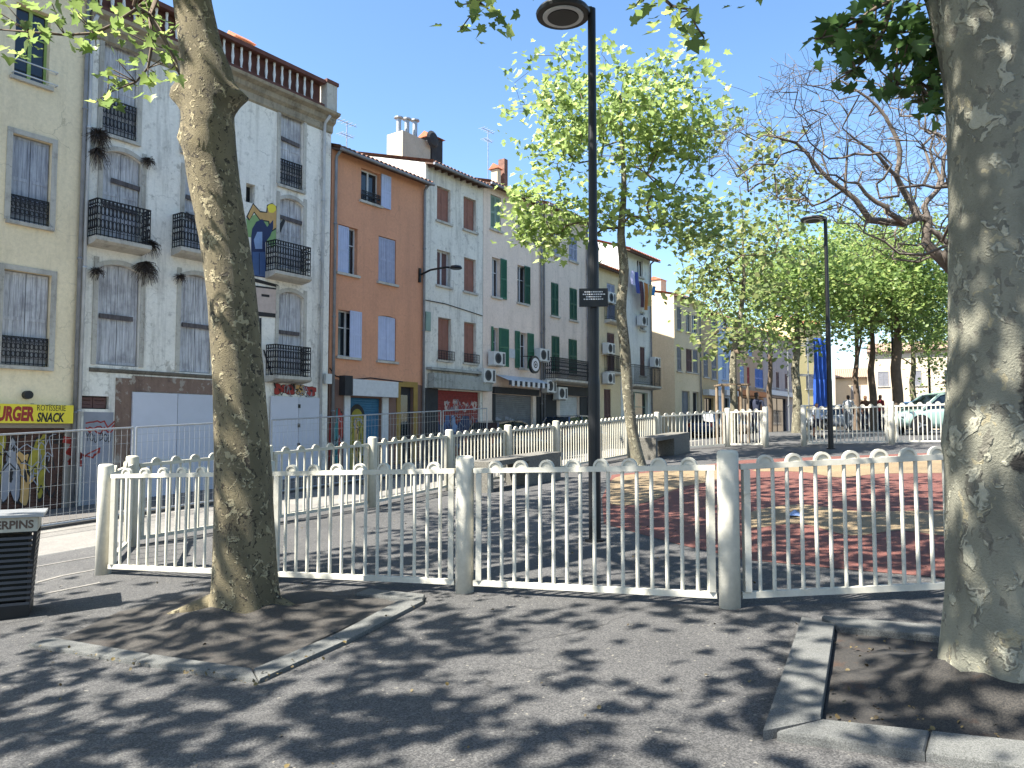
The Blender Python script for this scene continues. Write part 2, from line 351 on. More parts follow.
hs_ = w.node_tree.nodes.new('ShaderNodeHueSaturation'); hs_.inputs['Saturation'].default_value = 1.18; w.node_tree.links.new(mix(w.node_tree, 1.0, sk.outputs[0], (1.0,.97,.95,1), 'MULTIPLY'), hs_.inputs['Color']); w.node_tree.links.new(hs_.outputs[0], w.node_tree.nodes['Background'].inputs[0]); w.node_tree.nodes['Background'].inputs[1].default_value = .083
sc = bpy.context.scene
sc.view_settings.view_transform = 'Standard'; sc.view_settings.look = 'None'; sc.view_settings.exposure = 2.02; sc.view_settings.gamma = 1
try: sc.view_settings.use_curve_mapping = False
except Exception: pass
sc.cycles.max_bounces = 6; sc.cycles.diffuse_bounces = 3; sc.cycles.transmission_bounces = 4; sc.cycles.transparent_max_bounces = 4

# ---------------------------------------------------------------- ground
def sheet(name, us, vs, dz, mats, label=None, kind='structure'):
    mb = MB(); n = len(vs)
    for u in us:
        for v in vs:
            x, y = xy(u, v); mb.v.append((x, y, float(G(x, y))+dz))
    for i in range(len(us)-1):
        for j in range(n-1): mb.f.append((i*n+j, (i+1)*n+j, (i+1)*n+j+1, i*n+j+1)); mb.m.append(0)
    o = obj(name, mb, mats, smooth=True); o['kind'] = kind
    if label: o['label'] = label
    return o
us = list(np.arange(-60, 80, 1.0))+list(np.arange(80, 400, 20.0)); vs = sorted(list(np.arange(-40, 9, 1.5))+list(np.arange(9, 21, .3))+list(np.arange(21, 60, 3)))
us = [-400, -200, -100]+us; vs = [-400, -200, -100, -60]+vs+[100, 200, 400]
sheet('ground', us, vs, 0, M['asphalt'], 'grey asphalt square dappled with tree shade')
us2 = list(np.arange(-40, 75, 1.0))
sheet('road', us2, list(np.arange(12.6, 17.21, .3)), .006, M['roadway'], 'pale worn roadway between the square and the houses')
def kerbed(name, v0, v1, h, m, label, u0=-40, u1=75):
    mb = MB(); vv = [v0, v0+.0, *np.arange(v0+.3, v1, .4), v1]
    L = np.arange(u0, u1, 1.0); n = len(vv)+1
    for u in L:
        x, y = xy(u, v0); mb.v.append((x, y, float(G(x, y))-.1))
        for v in vv:
            x, y = xy(u, v); mb.v.append((x, y, float(G(x, y))+h))
    for i in range(len(L)-1):
        for j in range(n-1): mb.f.append((i*n+j, (i+1)*n+j, (i+1)*n+j+1, i*n+j+1)); mb.m.append(0)
    o = obj(name, mb, m); o['kind'] = 'structure'; o['label'] = label
kerbed('pavement', 17.3, 21.0, .13, M['paving'], 'narrow pavement along the foot of the houses')
# kerb stones on the street side of the square
mb = MB()
for u in np.arange(-40, 75, 1.02):
    a = xy(u, 12.35); b = xy(u+1.0, 12.35)
    za, zb = float(G(*a)), float(G(*b)); mb.obox((a[0], a[1], za+.0), (b[0], b[1], zb+.0), .24, .14)
k = obj('kerb', mb, M['granite']); k['kind'] = 'structure'; k['label'] = 'pale stone kerb at the edge of the square'
# pale low step under the street side fence
def gpoly(name, pix, dz, m, label=None, pts=None):
    mb = MB(); P = [onG(*p) for p in pix] if pts is None else pts
    mb.poly([(p[0], p[1], p[2]+dz) for p in P]); o = obj(name, mb, m); o['kind'] = 'structure'
    if label: o['label'] = label
    return o
def smooth_loop(P, k=4):
    out = []; n = len(P)
    for i in range(n):
        p0, p1, p2, p3 = [np.array(P[(i+j-1) % n], float) for j in range(4)]
        for t in np.arange(0, 1, 1/k):
            out.append(tuple(.5*((2*p1)+(-p0+p2)*t+(2*p0-5*p1+4*p2-p3)*t*t+(-p0+3*p1-3*p2+p3)*t**3)))
    return out
def gz(pts): return [(p[0], p[1], float(G(p[0], p[1]))) for p in pts]
pg = [onG(*p)[:2] for p in [(604,524),(602,498),(612,475),(680,468),(745,460),(850,456),(960,452)]]+[(9.6,15.2),(9.8,10),(7.5,7.3)]+[onG(*p)[:2] for p in [(954,579),(850,570),(746,560),(680,545)]]
gpoly('playground_surface', None, .005, M['rubber_red'], 'worn red rubber playground surface', gz(pg))
for i, pl in enumerate([[(607,500),(615,478),(660,472),(718,467),(722,478),(680,488),(655,500),(625,506)],
                        [(748,528),(752,512),(800,505),(860,512),(958,512),(958,536),(900,531),(850,536),(800,524)],
                        [(752,471),(800,463),(870,462),(958,460),(958,472),(880,474),(840,478),(800,472)]]):
    gpoly('playground_surface', None, .009, M['rubber_yellow'], ['ochre rubber patch at the left end of the playground surface','ochre rubber band across the middle of the playground surface','ochre rubber band at the far side of the playground surface'][i], gz(smooth_loop([onG(*p)[:2] for p in pl])))

# ---------------------------------------------------------------- tree pits
def slab(px_quad, parent, h=.05, mt=None, name='edging_stone'):
    P = [onG(*p) for p in px_quad]; mb = MB(); o = parent.location
    top = [(p[0]-o[0], p[1]-o[1], p[2]-o[2]+h) for p in P]; bot = [(x, y, z-h-.12) for x, y, z in top]
    c = np.mean(np.array(top), 0); ins = [tuple(np.array(t)+(c-np.array(t))*np.array([.03,.03,0])) for t in top]
    low = [(t[0], t[1], t[2]-.012) for t in top]
    mb.add(ins+low+bot, [(0,1,2,3)]+[(i, i+4, (i+1)%4+4, (i+1)%4) for i in range(4)]+[(i+4, i+8, (i+1)%4+8, (i+1)%4+4) for i in range(4)])
    ob = obj(name, mb, mt or M['granite'], parent); return ob
def mound(parent, cx, cy, r, h, m, name='soil'):
    mb = MB(); o = parent.location; n = 26; K = 9
    for k in range(K+1):
        rr = r*k/K
        for i in range(n):
            t = 2*math.pi*i/n; q = rr*(1+.12*math.sin(3*t+1)+.08*math.sin(7*t)); x = cx+q*math.cos(t); y = cy+q*math.sin(t)*.8
            z = float(G(x, y))+h*math.exp(-(k/K*1.9)**2)+.025*math.sin(9*x)*math.sin(8*y)*(k > 1)*(k < K)+.006-(.012 if k == K else 0)
            mb.v.append((x-o[0], y-o[1], z-o[2]))
    for k in range(K):
        for i in range(n): mb.f.append((k*n+i, (k+1)*n+i, (k+1)*n+(i+1)%n, k*n+(i+1)%n)); mb.m.append(0)
    return obj(name, mb, m, parent, smooth=True)
p = onG(985, 690)
pr = thing('tree_pit', 'pit of dark soil framed by wide granite slabs around the near right plane tree', 'tree pit', p)
slab([(802,624),(835,632),(821,729),(763,741)], pr, .06)
slab([(822,622),(945,633),(948,645),(836,633)], pr, .05)
slab([(777,741),(822,729),(930,741),(925,762)], pr, .05); slab([(926,762),(931,741),(1090,759),(1090,788)], pr, .05)
q = [onG(*a) for a in [(836,634),(948,646),(1060,650),(1090,758),(931,740),(822,728)]]
mb = MB(); mb.poly([(a[0]-p[0], a[1]-p[1], a[2]-p[2]+.012) for a in q]); obj('soil', mb, M['soil'], pr)
TR = onG(1005, 690); mound(pr, TR[0], TR[1]-.05, .95, .25, M['soil'])
p = onG(243, 615)
pl = thing('tree_pit', 'tree pit with thin granite edging around the near left plane tree', 'tree pit', p)
slab([(28,647),(52,641),(150,658),(133,665)], pl, .03); slab([(135,665),(152,658),(252,673),(258,684)], pl, .03)
slab([(259,684),(253,673),(330,640),(345,645)], pl, .03); slab([(346,645),(331,640),(400,603),(424,604)], pl, .03)
slab([(355,597),(368,592),(425,598),(423,604)], pl, .035)
q = [onG(*a) for a in [(56,642),(252,673),(398,603),(360,597),(220,590),(120,612)]]
mb = MB(); mb.poly([(a[0]-p[0], a[1]-p[1], a[2]-p[2]+.008) for a in q]); obj('soil', mb, M['pitground'], pl)
TL = onG(245, 612); mound(pl, TL[0], TL[1]-.05, 1.15, .12, M['pitground'])
# sand filled cracks in the asphalt near the road and across the foreground
mb = MB()
for a in [[(30,597),(60,591),(100,583)],[(36,583),(62,576),(95,570)],[(100,650),(120,636),(150,616),(165,612)],[(36,567),(70,561),(100,556)]]:
    P = [onG(*q) for q in a]
    for p_, q_ in zip(P[:-1], P[1:]): mb.obox((p_[0],p_[1],p_[2]+.003), (q_[0],q_[1],q_[2]+.003), .05, .006)
o = obj('sand_line', mb, M['roadway']); o['kind'] = 'structure'; o['label'] = 'thin sandy joints in the asphalt by the road'

# ---------------------------------------------------------------- white playground fences
def make_fence(label, pts, bars, group='white playground fences', skip=(), H=1.25, PR=.085, lastpost=True, old=False, firstpost=True):
    """pts: ground points of the posts; a raked panel of round bars with half disc hoops between each two"""
    W = M['white_metal_old'] if old else M['white_metal']
    o0 = pts[0]; t = thing('picket_fence', label, 'fence', o0, 0, group)
    pm = MB(); pm.lathe([(PR,-.3),(PR,H-.03),(PR*.9,H-.008),(PR*.6,H)], 20)
    proto = None
    for i, p in enumerate(pts):
        if (i == 0 and not firstpost) or (i == len(pts)-1 and not lastpost): continue
        l = (p[0]-o0[0], p[1]-o0[1], p[2]-o0[2])
        if proto is None: proto = obj('post', pm, W, t, l, smooth=False); [setattr(f, 'use_smooth', len(f.vertices) == 4) for f in proto.data.polygons]
        else: c = proto.copy(); C.objects.link(c); c.parent = t; c.location = l
    for i in range(len(pts)-1):
        if i in skip: continue
        a = np.array(pts[i], float); b = np.array(pts[i+1], float); d = b-a; L = math.hypot(d[0], d[1]); dd = d/L
        nrm = math.atan2(d[1], d[0]); n = bars[i]
        A = a+dd*(PR+.012); B = b-dd*(PR+.012); A = A-np.array(o0); B = B-np.array(o0); up = np.array((0,0,1.0))
        fr = MB(); fr.obox(A+up*1.11, B+up*1.11, .05, .045); fr.obox(A+up*.09, B+up*.09, .05, .05)
        for s, q in ((1, A), (-1, B)):
            e = q+dd*.045*s; fr.obox(e+up*.117, e+up*1.086, .05, .085)
        pan = obj('panel', fr, W, t)
        bm_ = MB(); bm_.tube([(0,0,.112),(0,0,1.09)], .0165, 8, cap=False)
        hp = MB(); K = 12; rr = .068
        pts2 = [(rr*math.cos(math.pi*k/K), rr*1.05*math.sin(math.pi*k/K)) for k in range(K+1)]
        pts3 = [(x*.72, z*.72) for x, z in pts2]
        hp.prism_y(pts3, -.008, .008)
        ring = pts2+pts3[::-1]
        for s in range(K):
            q = [pts2[s], pts2[s+1], pts3[s+1], pts3[s]]; hp.prism_y(q, -.02, .02)
        A2 = A+dd*.09; B2 = B-dd*.09; bo = ho = None
        for k in range(n):
            f = (k+.5)/n; q = A2*(1-f)+B2*f
            if bo is None: bo = obj('bar', bm_, W, pan, tuple(q), smooth=True)
            else: c = bo.copy(); C.objects.link(c); c.parent = pan; c.location = tuple(q)
            if k % 2 == 0 and k+1 < n:
                f = (k+1)/n; q = A2*(1-f)+B2*f+up*1.127
                if ho is None: ho = obj('hoop', hp, W, pan, tuple(q)); ho.rotation_euler = (0,0,nrm)
                else: c = ho.copy(); C.objects.link(c); c.parent = pan; c.location = tuple(q)
    return t
g = lambda *a: onG(*a)
A0 = g(103,574); A2_ = g(464.5,592); A3 = g(730,607)
A1 = tuple((np.array(A0)+np.array(A2_))/2); A1 = (A1[0], A1[1], float(G(A1[0], A1[1])))
A4 = (3.95, 6.22, float(G(3.95, 6.22))); A5 = (6.1, 6.9, float(G(6.1, 6.9)))
make_fence('near white picket fence with half disc hoops across the foreground between the two plane trees', [A0,A1,A2_,A3,A4,A5], [14,14,16,16,14])
B0 = g(130,546); B2 = g(372,507); B1 = tuple((np.array(B0)+np.array(B2))/2); B1 = (B1[0], B1[1], float(G(B1[0], B1[1])))
B3 = g(449,490)
ua, va = uv(B3[0], B3[1]); pts = [A0, B0, B1, B2, B3]
for kx in (508, 556, 597, 629, 657):
    r = ray(kx, 430); vv = 10.2+.0*kx; kk = vv/(-UY*r[0]+UX*r[1]); x, y = r[0]*kk, r[1]*kk; pts.append((x, y, float(G(x, y))))
make_fence('white picket fence along the street, running from the near left corner to the far end', pts[:], [4,12,12,14,14,14,14,14,12], firstpost=False, old=True)
C1 = g(728,447); C2 = g(766,447)
make_fence('far white picket fence left of the gateway, in front of the wooden tree stakes', [pts[-1], C1, C2], [16,8], firstpost=False)
D1 = g(804,446); D2 = g(892,444.5); D3 = g(990,444)
make_fence('far white picket fence right of the gateway, in front of the pale green car', [D1, D2, D3], [18,18])

# ---------------------------------------------------------------- site fencing panels (temporary)
def site_panel(label, u0, u1, v0, v1, brace=False):
    a = xy(u0, v0); b = xy(u1, v1); za, zb = float(G(*a))+.03, float(G(*b))+.03
    t = thing('site_fence_panel', label, 'fence panel', (a[0], a[1], za), 0, 'temporary mesh fence panels along the road')
    a3 = np.array((0,0,0.0)); b3 = np.array((b[0]-a[0], b[1]-a[1], zb-za)); up = np.array((0,0,1.0)); d = b3/np.linalg.norm(b3)
    fr = MB(); fr.tube([a3+up*.0, a3+up*2.0], .021, 8); fr.tube([b3, b3+up*2.0], .021, 8)
    fr.tube([a3+up*2.0, b3+up*2.0], .02, 8); fr.tube([a3+up*.12, b3+up*.12], .028, 8)
    obj('frame', fr, M['galv'], t)
    w_ = MB(); L = np.linalg.norm(b3); n = int(L/.125)
    for k in range(1, n): q = a3+d*(L*k/n); w_.obox(q+up*.12, q+up*2.0, .005, .005)
    for z in (.32,.52,.9,1.28,1.66,1.84): w_.obox(a3+up*z, b3+up*z, .006, .006)
    obj('wire_mesh', w_, M['galv'], t)
    for q in (a3, b3):
        f = MB(); f.box(q[0]-.1, q[0]+.1, q[1]-.3, q[1]+.3, -.02+q[2], .11+q[2]); obj('foot_block', f, M['concrete'], t)
hx = [(-40,16.8)]
uvh = []
for px in (-70, 137, 271, 367, 443, 489):
    r = ray(px, 430); kk = 16.7/(-UY*r[0]+UX*r[1]); uvh.append(UX*r[0]*kk+UY*r[1]*kk)
labs = ['mesh fence panel in front of the burger shop, leftmost of the row', 'mesh fence panel in front of the pale hoarding left of the near trunk', 'mesh fence panel in front of the narrow grey hoarding and the blue shutter', 'mesh fence panel in front of the yellow framed doorway', 'mesh fence panel in front of the red and blue sprayed shutter, last of the row']
for i in range(5): site_panel(labs[i], uvh[i]+.06, uvh[i+1]-.06, 16.75+(.08 if i % 2 else 0), 16.75)

# ---------------------------------------------------------------- houses
V0 = 20.0
class House:
    def __init__(s, name, label, x0, x1, ytop, wall, v=V0, depth=9.0, cat='building', group='terraced houses along the street', top=None, base_px=None):
        """x0,x1 pixel columns of its ends read at row ytop's ends: ytop=(pixel x, pixel y) on the eave"""
        s.v = v; s.u0 = onF(x0, 430, v)[0]; s.u1 = onF(x1, 430, v)[0]; s.w = s.u1-s.u0
        s.ztop = onF(ytop[0], ytop[1], v)[1]
        X0 = xy(s.u0, v); X1 = xy(s.u1, v); s.zb = float(min(G(*X0), G(*X1)))-.05
        s.t = thing(name, label, cat, (X0[0], X0[1], s.zb), ROT, group); s.depth = depth
        s.h = s.ztop-s.zb; s.wall = wall; s.holes = []; s.rows = {}
    def L(s, px, py):
        u, z = onF(px, py, s.v); return u-s.u0, z-s.zb
    def rect(s, xl, xr, yt, yb, row=None):
        ym = (yt+yb)/2; xm = (xl+xr)/2
        a = s.L(xl, ym)[0]; b = s.L(xr, ym)[0]; z1 = s.L(xm, yt)[1]; z0 = s.L(xm, yb)[1]
        if row is not None:
            if row in s.rows: z0, z1 = s.rows[row]
            else: s.rows[row] = (z0, z1)
        return [a, b, z0, z1]
    def hole(s, r): s.holes.append(r)
    def build_wall(s, ridge=1.4, gable=True, reveal=.24):
        H = s.holes; xs = sorted(set([0, s.w]+[h[0] for h in H]+[h[1] for h in H])); zs = sorted(set([0, s.h]+[h[2] for h in H]+[h[3] for h in H]))
        mb = MB()
        for i in range(len(xs)-1):
            for j in range(len(zs)-1):
                cx = (xs[i]+xs[i+1])/2; cz = (zs[j]+zs[j+1])/2
                if xs[i+1]-xs[i] < 1e-5 or zs[j+1]-zs[j] < 1e-5: continue
                if any(h[0] < cx < h[1] and h[2] < cz < h[3] for h in H): continue
                mb.poly([(xs[i],0,zs[j]),(xs[i+1],0,zs[j]),(xs[i+1],0,zs[j+1]),(xs[i],0,zs[j+1])])
        for a, b, c, d in H:
            mb.poly([(a,0,c),(a,0,d),(a,reveal,d),(a,reveal,c)]); mb.poly([(b,0,c),(b,reveal,c),(b,reveal,d),(b,0,d)])
            mb.poly([(a,0,c),(a,reveal,c),(b,reveal,c),(b,0,c)]); mb.poly([(a,0,d),(b,0,d),(b,reveal,d),(a,reveal,d)])
        D = s.depth; w_ = s.w; h = s.h; e = .004
        for x in (e, w_-e):
            if gable: mb.poly([(x,0,-1),(x,D,-1),(x,D,h),(x,D/2,h+ridge),(x,0,h)])
            else: mb.poly([(x,0,-1),(x,D,-1),(x,D,h),(x,0,h)])
        mb.poly([(0,D,-1),(w_,D,-1),(w_,D,h),(0,D,h)]); mb.poly([(0,0,-1),(w_,0,-1),(w_,0,0),(0,0,0)])
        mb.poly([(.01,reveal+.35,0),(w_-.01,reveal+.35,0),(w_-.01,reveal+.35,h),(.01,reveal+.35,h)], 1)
        if not gable: mb.poly([(0,0,h),(w_,0,h),(w_,D,h),(0,D,h)])
        s.wallobj = obj('wall', mb, [s.wall, M['dark']], s.t)
    def tiled_roof(s, m, ridge=1.4, over=.42, x0=-.02, x1=None, gutter=True, rafters=False):
        x1 = s.w+.02 if x1 is None else x1; mb = MB(); D = s.depth; per = .21; n = max(2, int((x1-x0)/per)); S = 6
        slope = ridge/(D/2)
        prof = []
        for i in range(n*S+1):
            ph = (i % S)/S; prof.append((x0+(x1-x0)*i/(n*S), .075*abs(math.cos(math.pi*ph))))
        rows = [(-over, -over*slope), (D/4, slope*D/4), (D/2, ridge), (D+.3, -.3*slope)]
        for off in (0.03, .075):
            o = len(mb.v)
            for y, z in rows:
                for x, c in prof: mb.v.append((x, y, s.h+z+c+off))
            nn = len(prof)
            for r_ in range(len(rows)-1):
                for i in range(nn-1): mb.f.append((o+r_*nn+i, o+r_*nn+i+1, o+(r_+1)*nn+i+1, o+(r_+1)*nn+i)); mb.m.append(0)
            if off == .03: o0 = o
        nn = len(prof); o1 = o0+nn*len(rows)
        for i in range(nn-1): mb.f.append((o0+i, o0+i+1, o1+i+1, o1+i)); mb.m.append(0)
        rf = obj('roof', mb, m, s.t)
        sf = MB(); sf.prism_x([(-over+.03, -over*slope+.02), (-over+.03, -over*slope-.03), (.02, -.05), (.02, .025)], x0, x1); 
        sf.v = [(a, b, c+s.h) for a, b, c in sf.v]
        if rafters:
            for k in range(int((x1-x0)/.4)):
                x = x0+.15+k*.4; sf.box(x, x+.08, -over+.06, 0.0, s.h-.16, s.h-.06)
        obj('eave', sf, M['soffit'], rf)
        if gutter:
            gt = MB(); gt.tube([(x0, -over-.03, s.h-over*slope+.0), (x1, -over-.03, s.h-over*slope+.0)], .055, 8); obj('gutter', gt, M['pipe'], rf)
        return rf
    def downpipe(s, x, z1=None, m=None, r=.05, y=-.09):
        mb = MB(); z1 = s.h-.1 if z1 is None else z1
        mb.tube([(x, y, 0), (x, y, z1-.35), (x, y-.02, z1-.2), (x, -.36, z1)], r, 8)
        for k in range(3): mb.lathe([(r*1.35, z1*(k+.7)/3.5), (r*1.35, z1*(k+.7)/3.5+.05)], 8, (x, y, 0))
        obj('downpipe', mb, m or M['pipe'], s.t, smooth=True)
    def leaf(s, a, b, z0, z1, y, m, par, louvre=True, name='shutter', slats=None, tilt=0):
        mb = MB(); f = .05
        mb.box(a, a+f, y, y+.035, z0, z1); mb.box(b-f, b, y, y+.035, z0, z1)
        mb.box(a+f, b-f, y, y+.035, z0, z0+f*1.5); mb.box(a+f, b-f, y, y+.035, z1-f*1.2, z1); mb.box(a+f, b-f, y, y+.035, (z0+z1)/2-.04, (z0+z1)/2+.04)
        if louvre:
            z = z0+f*1.6
            while z < z1-f*1.5:
                mb.add([(a+f,y+.002,z),(b-f,y+.002,z),(b-f,y+.028,z+.045),(a+f,y+.028,z+.045)], [(0,1,2,3)]); z += .055
            mb.box(a+f, b-f, y+.029, y+.033, z0+.05, z1-.05)
        else:
            n = max(2, int((b-a)/.11))
            for k in range(n):
                xa = a+f+(b-a-2*f)*k/n; mb.box(xa+.003, xa+(b-a-2*f)/n-.003, y+.01, y+.028, z0+.05, z1-.05)
        return obj(name, mb, m, par)
    def window(s, r, kind='glass', m=None, frame=None, sill=True, y=.16, arch=0, planks=(), rail=None, surround=None, mullion=True, shl=None, shr=None, louvre=True, glassm=None):
        a, b, z0, z1 = r; s.hole(r); cx = (a+b)/2; frame = frame or M['frame_white']
        mb = MB(); f = .055
        mb.box(a, a+f, y, y+.06, z0, z1); mb.box(b-f, b, y, y+.06, z0, z1); mb.box(a+f, b-f, y, y+.06, z0, z0+f); mb.box(a+f, b-f, y, y+.06, z1-f, z1)
        if kind == 'glass':
            if mullion: mb.box(cx-.04, cx+.04, y, y+.05, z0+f, z1-f)
            if (z1-z0) > 1.5: mb.box(a+f, cx-.04, y+.005, y+.045, z0+(z1-z0)*.62, z0+(z1-z0)*.62+.035); mb.box(cx+.04, b-f, y+.005, y+.045, z0+(z1-z0)*.62, z0+(z1-z0)*.62+.035)
        wd = obj('window', mb, frame, s.t)
        if kind == 'glass':
            g_ = MB(); g_.box(a+f, b-f, y+.03, y+.036, z0+f, z1-f); obj('pane', g_, glassm or M['glass'], wd)
        elif kind == 'closed':
            s.leaf(a+.03, cx-.008, z0+.03, z1-.03, y-.05, m, wd, louvre); s.leaf(cx+.008, b-.03, z0+.03, z1-.03, y-.05, m, wd, louvre)
        elif kind == 'void':
            g_ = MB(); g_.box(a+f, b-f, y+.03, y+.036, z0+f, z1-f); obj('pane', g_, M['dark'], wd)
        if shl:   # leaf folded back on the wall, left; given as (x0,x1)
            s.leaf(shl[0], shl[1], z0-.03, z1+.03, -.06, m, wd, louvre)
        if shr: s.leaf(shr[0], shr[1], z0-.03, z1+.03, -.06, m, wd, louvre)
        if sill:
            g_ = MB(); g_.box(a-.09, b+.09, -.09, y, z0-.09, z0-.005) ; obj('sill', g_, M['stone'], wd)
        if arch:  # segmental head: fills the two upper corners of the opening
            g_ = MB(); K = 8; tp = [(a+(b-a)*k/K, z1-arch*(2*k/K-1)**2*1.0-.0) for k in range(K+1)]
            for k in range(K): g_.prism_y([tp[k], tp[k+1], (tp[k+1][0], z1+.001), (tp[k][0], z1+.001)], .003, .14)
            obj('arch_head', g_, s.wall, wd)
        if surround:
            g_ = MB(); t = .12; q = .03
            g_.box(a-t, a, -q, .0, z0, z1+t); g_.box(b, b+t, -q, .0, z0, z1+t); 
            K = 8
            for k in range(K):
                x_a = a+(b-a)*k/K; x_b = a+(b-a)*(k+1)/K; zz = lambda x: z1-(arch or 0)*((x-cx)/((b-a)/2))**2
                g_.prism_y([(x_a, zz(x_a)), (x_b, zz(x_b)), (x_b, zz(x_b)+t+(arch or 0)*.0), (x_a, zz(x_a)+t)], -q, .003)
            obj('surround', g_, surround, wd)
        for zz, w0, w1, tilt in planks:
            g_ = MB(); zc = z0+(z1-z0)*zz; g_.obox((a+(b-a)*w0, y-.09, zc), (a+(b-a)*w1, y-.09, zc+tilt), .03, .12); obj('plank', g_, M['plank'], wd)
        if rail: s.railing(a+.02, b-.02, z0+.02, z0+rail, -.03 if not surround else .03, wd)
        return wd
    def railing(s, a, b, z0, z1, y, par, fancy=True, side=None, step=.095, name='railing'):
        mb = MB(); t = .017
        def seg(p, q):
            p = np.array(p); q = np.array(q); L = np.linalg.norm(q-p); up = np.array((0,0,1.0))
            mb.obox(p+up*z1, q+up*z1, .035, .025); mb.obox(p+up*(z0+.04), q+up*(z0+.04), .02, .02); mb.obox(p+up*(z1-.12), q+up*(z1-.12), .012, .012); mb.obox(p+up*(z0+.16), q+up*(z0+.16), .012, .012)
            n = max(2, int(L/step)); up = np.array((0,0,1.0))
            for k in range(n+1):
                c = p+(q-p)*k/n; mb.obox(c+up*z0, c+up*z1, t, t)
                if fancy and k < n:
                    c2 = p+(q-p)*(k+.5)/n; dd = (q-p)/L; h = z1-z0-.28; K = 8
                    for zc, rr in ((z0+.16+h*.25, .8), (z0+.16+h*.75, .8), (z1-.06, .45)):
                        ring = [c2+dd*(L/n*.42*math.cos(2*math.pi*j/K))+up*(zc+h*.22*rr*math.sin(2*math.pi*j/K)) for j in range(K+1)]
                        for j in range(K): mb.obox(ring[j], ring[j+1], .018, .018)
        if side is None: seg((a, y, 0), (b, y, 0))
        else: seg((a, y, 0), (b, y, 0)); seg((a, y, 0), (a, side, 0)); seg((b, side, 0), (b, y, 0))
        return obj(name, mb, M['iron'], par)
    def balcony(s, a, b, z, dep=.55, hgt=.95, slab_m=None, fancy=True, thick=.16):
        mb = MB(); mb.prism_x([(0,z-thick-.05),(-dep*.8,z-thick),(-dep,z-thick+.06),(-dep,z),(0,z)], a, b); 
        bl = obj('balcony', mb, slab_m or M['stone'], s.t); s.railing(a+.03, b-.03, z, z+hgt, -dep+.05, bl, fancy, side=-.01); return bl
    def ac(s, xl, xr, yt, yb, y=-.1):
        r = s.rect(xl, xr, yt, yb); a, b, z0, z1 = r; 
        w_ = .82; c = (a+b)/2; h = .58; zc = (z0+z1)/2; a, b, z0, z1 = c-w_/2, c+w_/2, zc-h/2, zc+h/2
        mb = MB(); mb.box(a, b, y-.32, y, z0, z1); mb.box(a+.1, a+.14, y-.3, 0, z0-.05, z0-.002); mb.box(b-.14, b-.1, y-.3, 0, z0-.05, z0-.002)
        o = obj('air_conditioner', mb, M['ac'], s.t); g_ = MB(); K = 16
        g_.lathe([(.23, y-.325), (.23, y-.322)], 20, (a+.3, 0, zc), ax=1); g_.box(b-.2, b-.05, y-.3235, y-.321, z0+.06, z1-.06)
        for k in range(5): g_.lathe([(.05+.04*k, y-.333),(.055+.04*k, y-.327)], 20, (a+.3, 0, zc), ax=1)
        obj('fan_grille', g_, M['grille'], o)
    def roller(s, a, b, z0, z1, m, y=.12, name='roller_shutter'):
        s.hole([a, b, z0, z1]); mb = MB(); z = z0
        while z < z1-.01:
            zt = min(z+.09, z1); mb.prism_x([(y+.012, z), (y, z+.02), (y, zt-.02), (y+.012, zt)], a, b); z = zt
        mb.box(a, b, y+.013, y+.03, z0, z1); mb.box(a, b, -.015, y, z0, z0+.05) if False else None
        return obj(name, mb, m, s.t)
    def panel(s, name, xl, xr, yt, yb, m, y=-.06, thick=.05, par=None, r=None):
        a, b, z0, z1 = r or s.rect(xl, xr, yt, yb); mb = MB(); mb.box(a, b, y, y+thick, z0, z1); return obj(name, mb, m, par or s.t)
    def paint(s, name, pols, y, mats, par=None):
        """flat painted shapes given in pixels on the facade"""
        mb = MB()
        for i, (pp, mi) in enumerate(pols):
            q = [s.L(*p) for p in pp]; mb.prism_y(q, y-.0015*(i+1), y-.0015*i-.0005, mi)
        return obj(name, mb, mats, par or s.t)
    def strokes(s, name, lines, w_, y, mats, par=None, seed=0):
        mb = MB(); rr = random.Random(seed)
        for pts_, mi in lines:
            pp = [np.array((p[0], y-.001*mi-.001, p[1])) for p in pts_]
            for p, q in zip(pp[:-1], pp[1:]):
                d = q-p; L = np.linalg.norm(d)
                if L < 1e-4: continue
                d /= L; a_ = np.array((-d[2], 0, d[0]))*w_/2; e = d*w_*.4
                mb.poly([tuple(p-a_-e), tuple(q-a_+e), tuple(q+a_+e), tuple(p+a_-e)], mi)
        return obj(name, mb, mats, par or s.t)
    def graffiti(s, a, b, z0, z1, y, fills, outline, n=6, seed=1, par=None, name='graffiti', w_=.05):
        """bubble letter piece: overlapping rounded shapes with a dark outline and tag scribbles over it"""
        rr = random.Random(seed); mb = MB(); mats = fills+[outline, M['p_grey']]; k0 = len(fills)
        W_ = (b-a)/n; lay = 0
        for i in range(n):
            cx = a+W_*(i+.5); cz = (z0+z1)/2+rr.uniform(-.12, .12)*(z1-z0); K = 14; ph = rr.uniform(0, 6)
            rx = W_*.62; rz = (z1-z0)*rr.uniform(.33, .45); pts_ = []
            for k in range(K*2):
                t = math.pi*k/K; q = 1+.28*math.sin(3*t+ph)+.16*math.sin(5*t+2*ph); pts_.append((min(b, max(a, cx+rx*q*math.cos(t))), min(z1, max(z0, cz+rz*q*math.sin(t)))))
            yy = y-.0022*(i % 4)-.001
            out = [(min(b, max(a, cx+(x-cx)*1.13)), min(z1, max(z0, cz+(z-cz)*1.1))) for x, z in pts_]
            mb.poly([(x, yy+.001, z) for x, z in out], k0); mb.poly([(x, yy, z) for x, z in pts_], i % len(fills))
            inner = [(cx+.25*rx*math.cos(j*.9+ph), yy-.0006, cz+.3*rz*math.sin(j*.9)) for j in range(7)]; mb.poly(inner, k0)
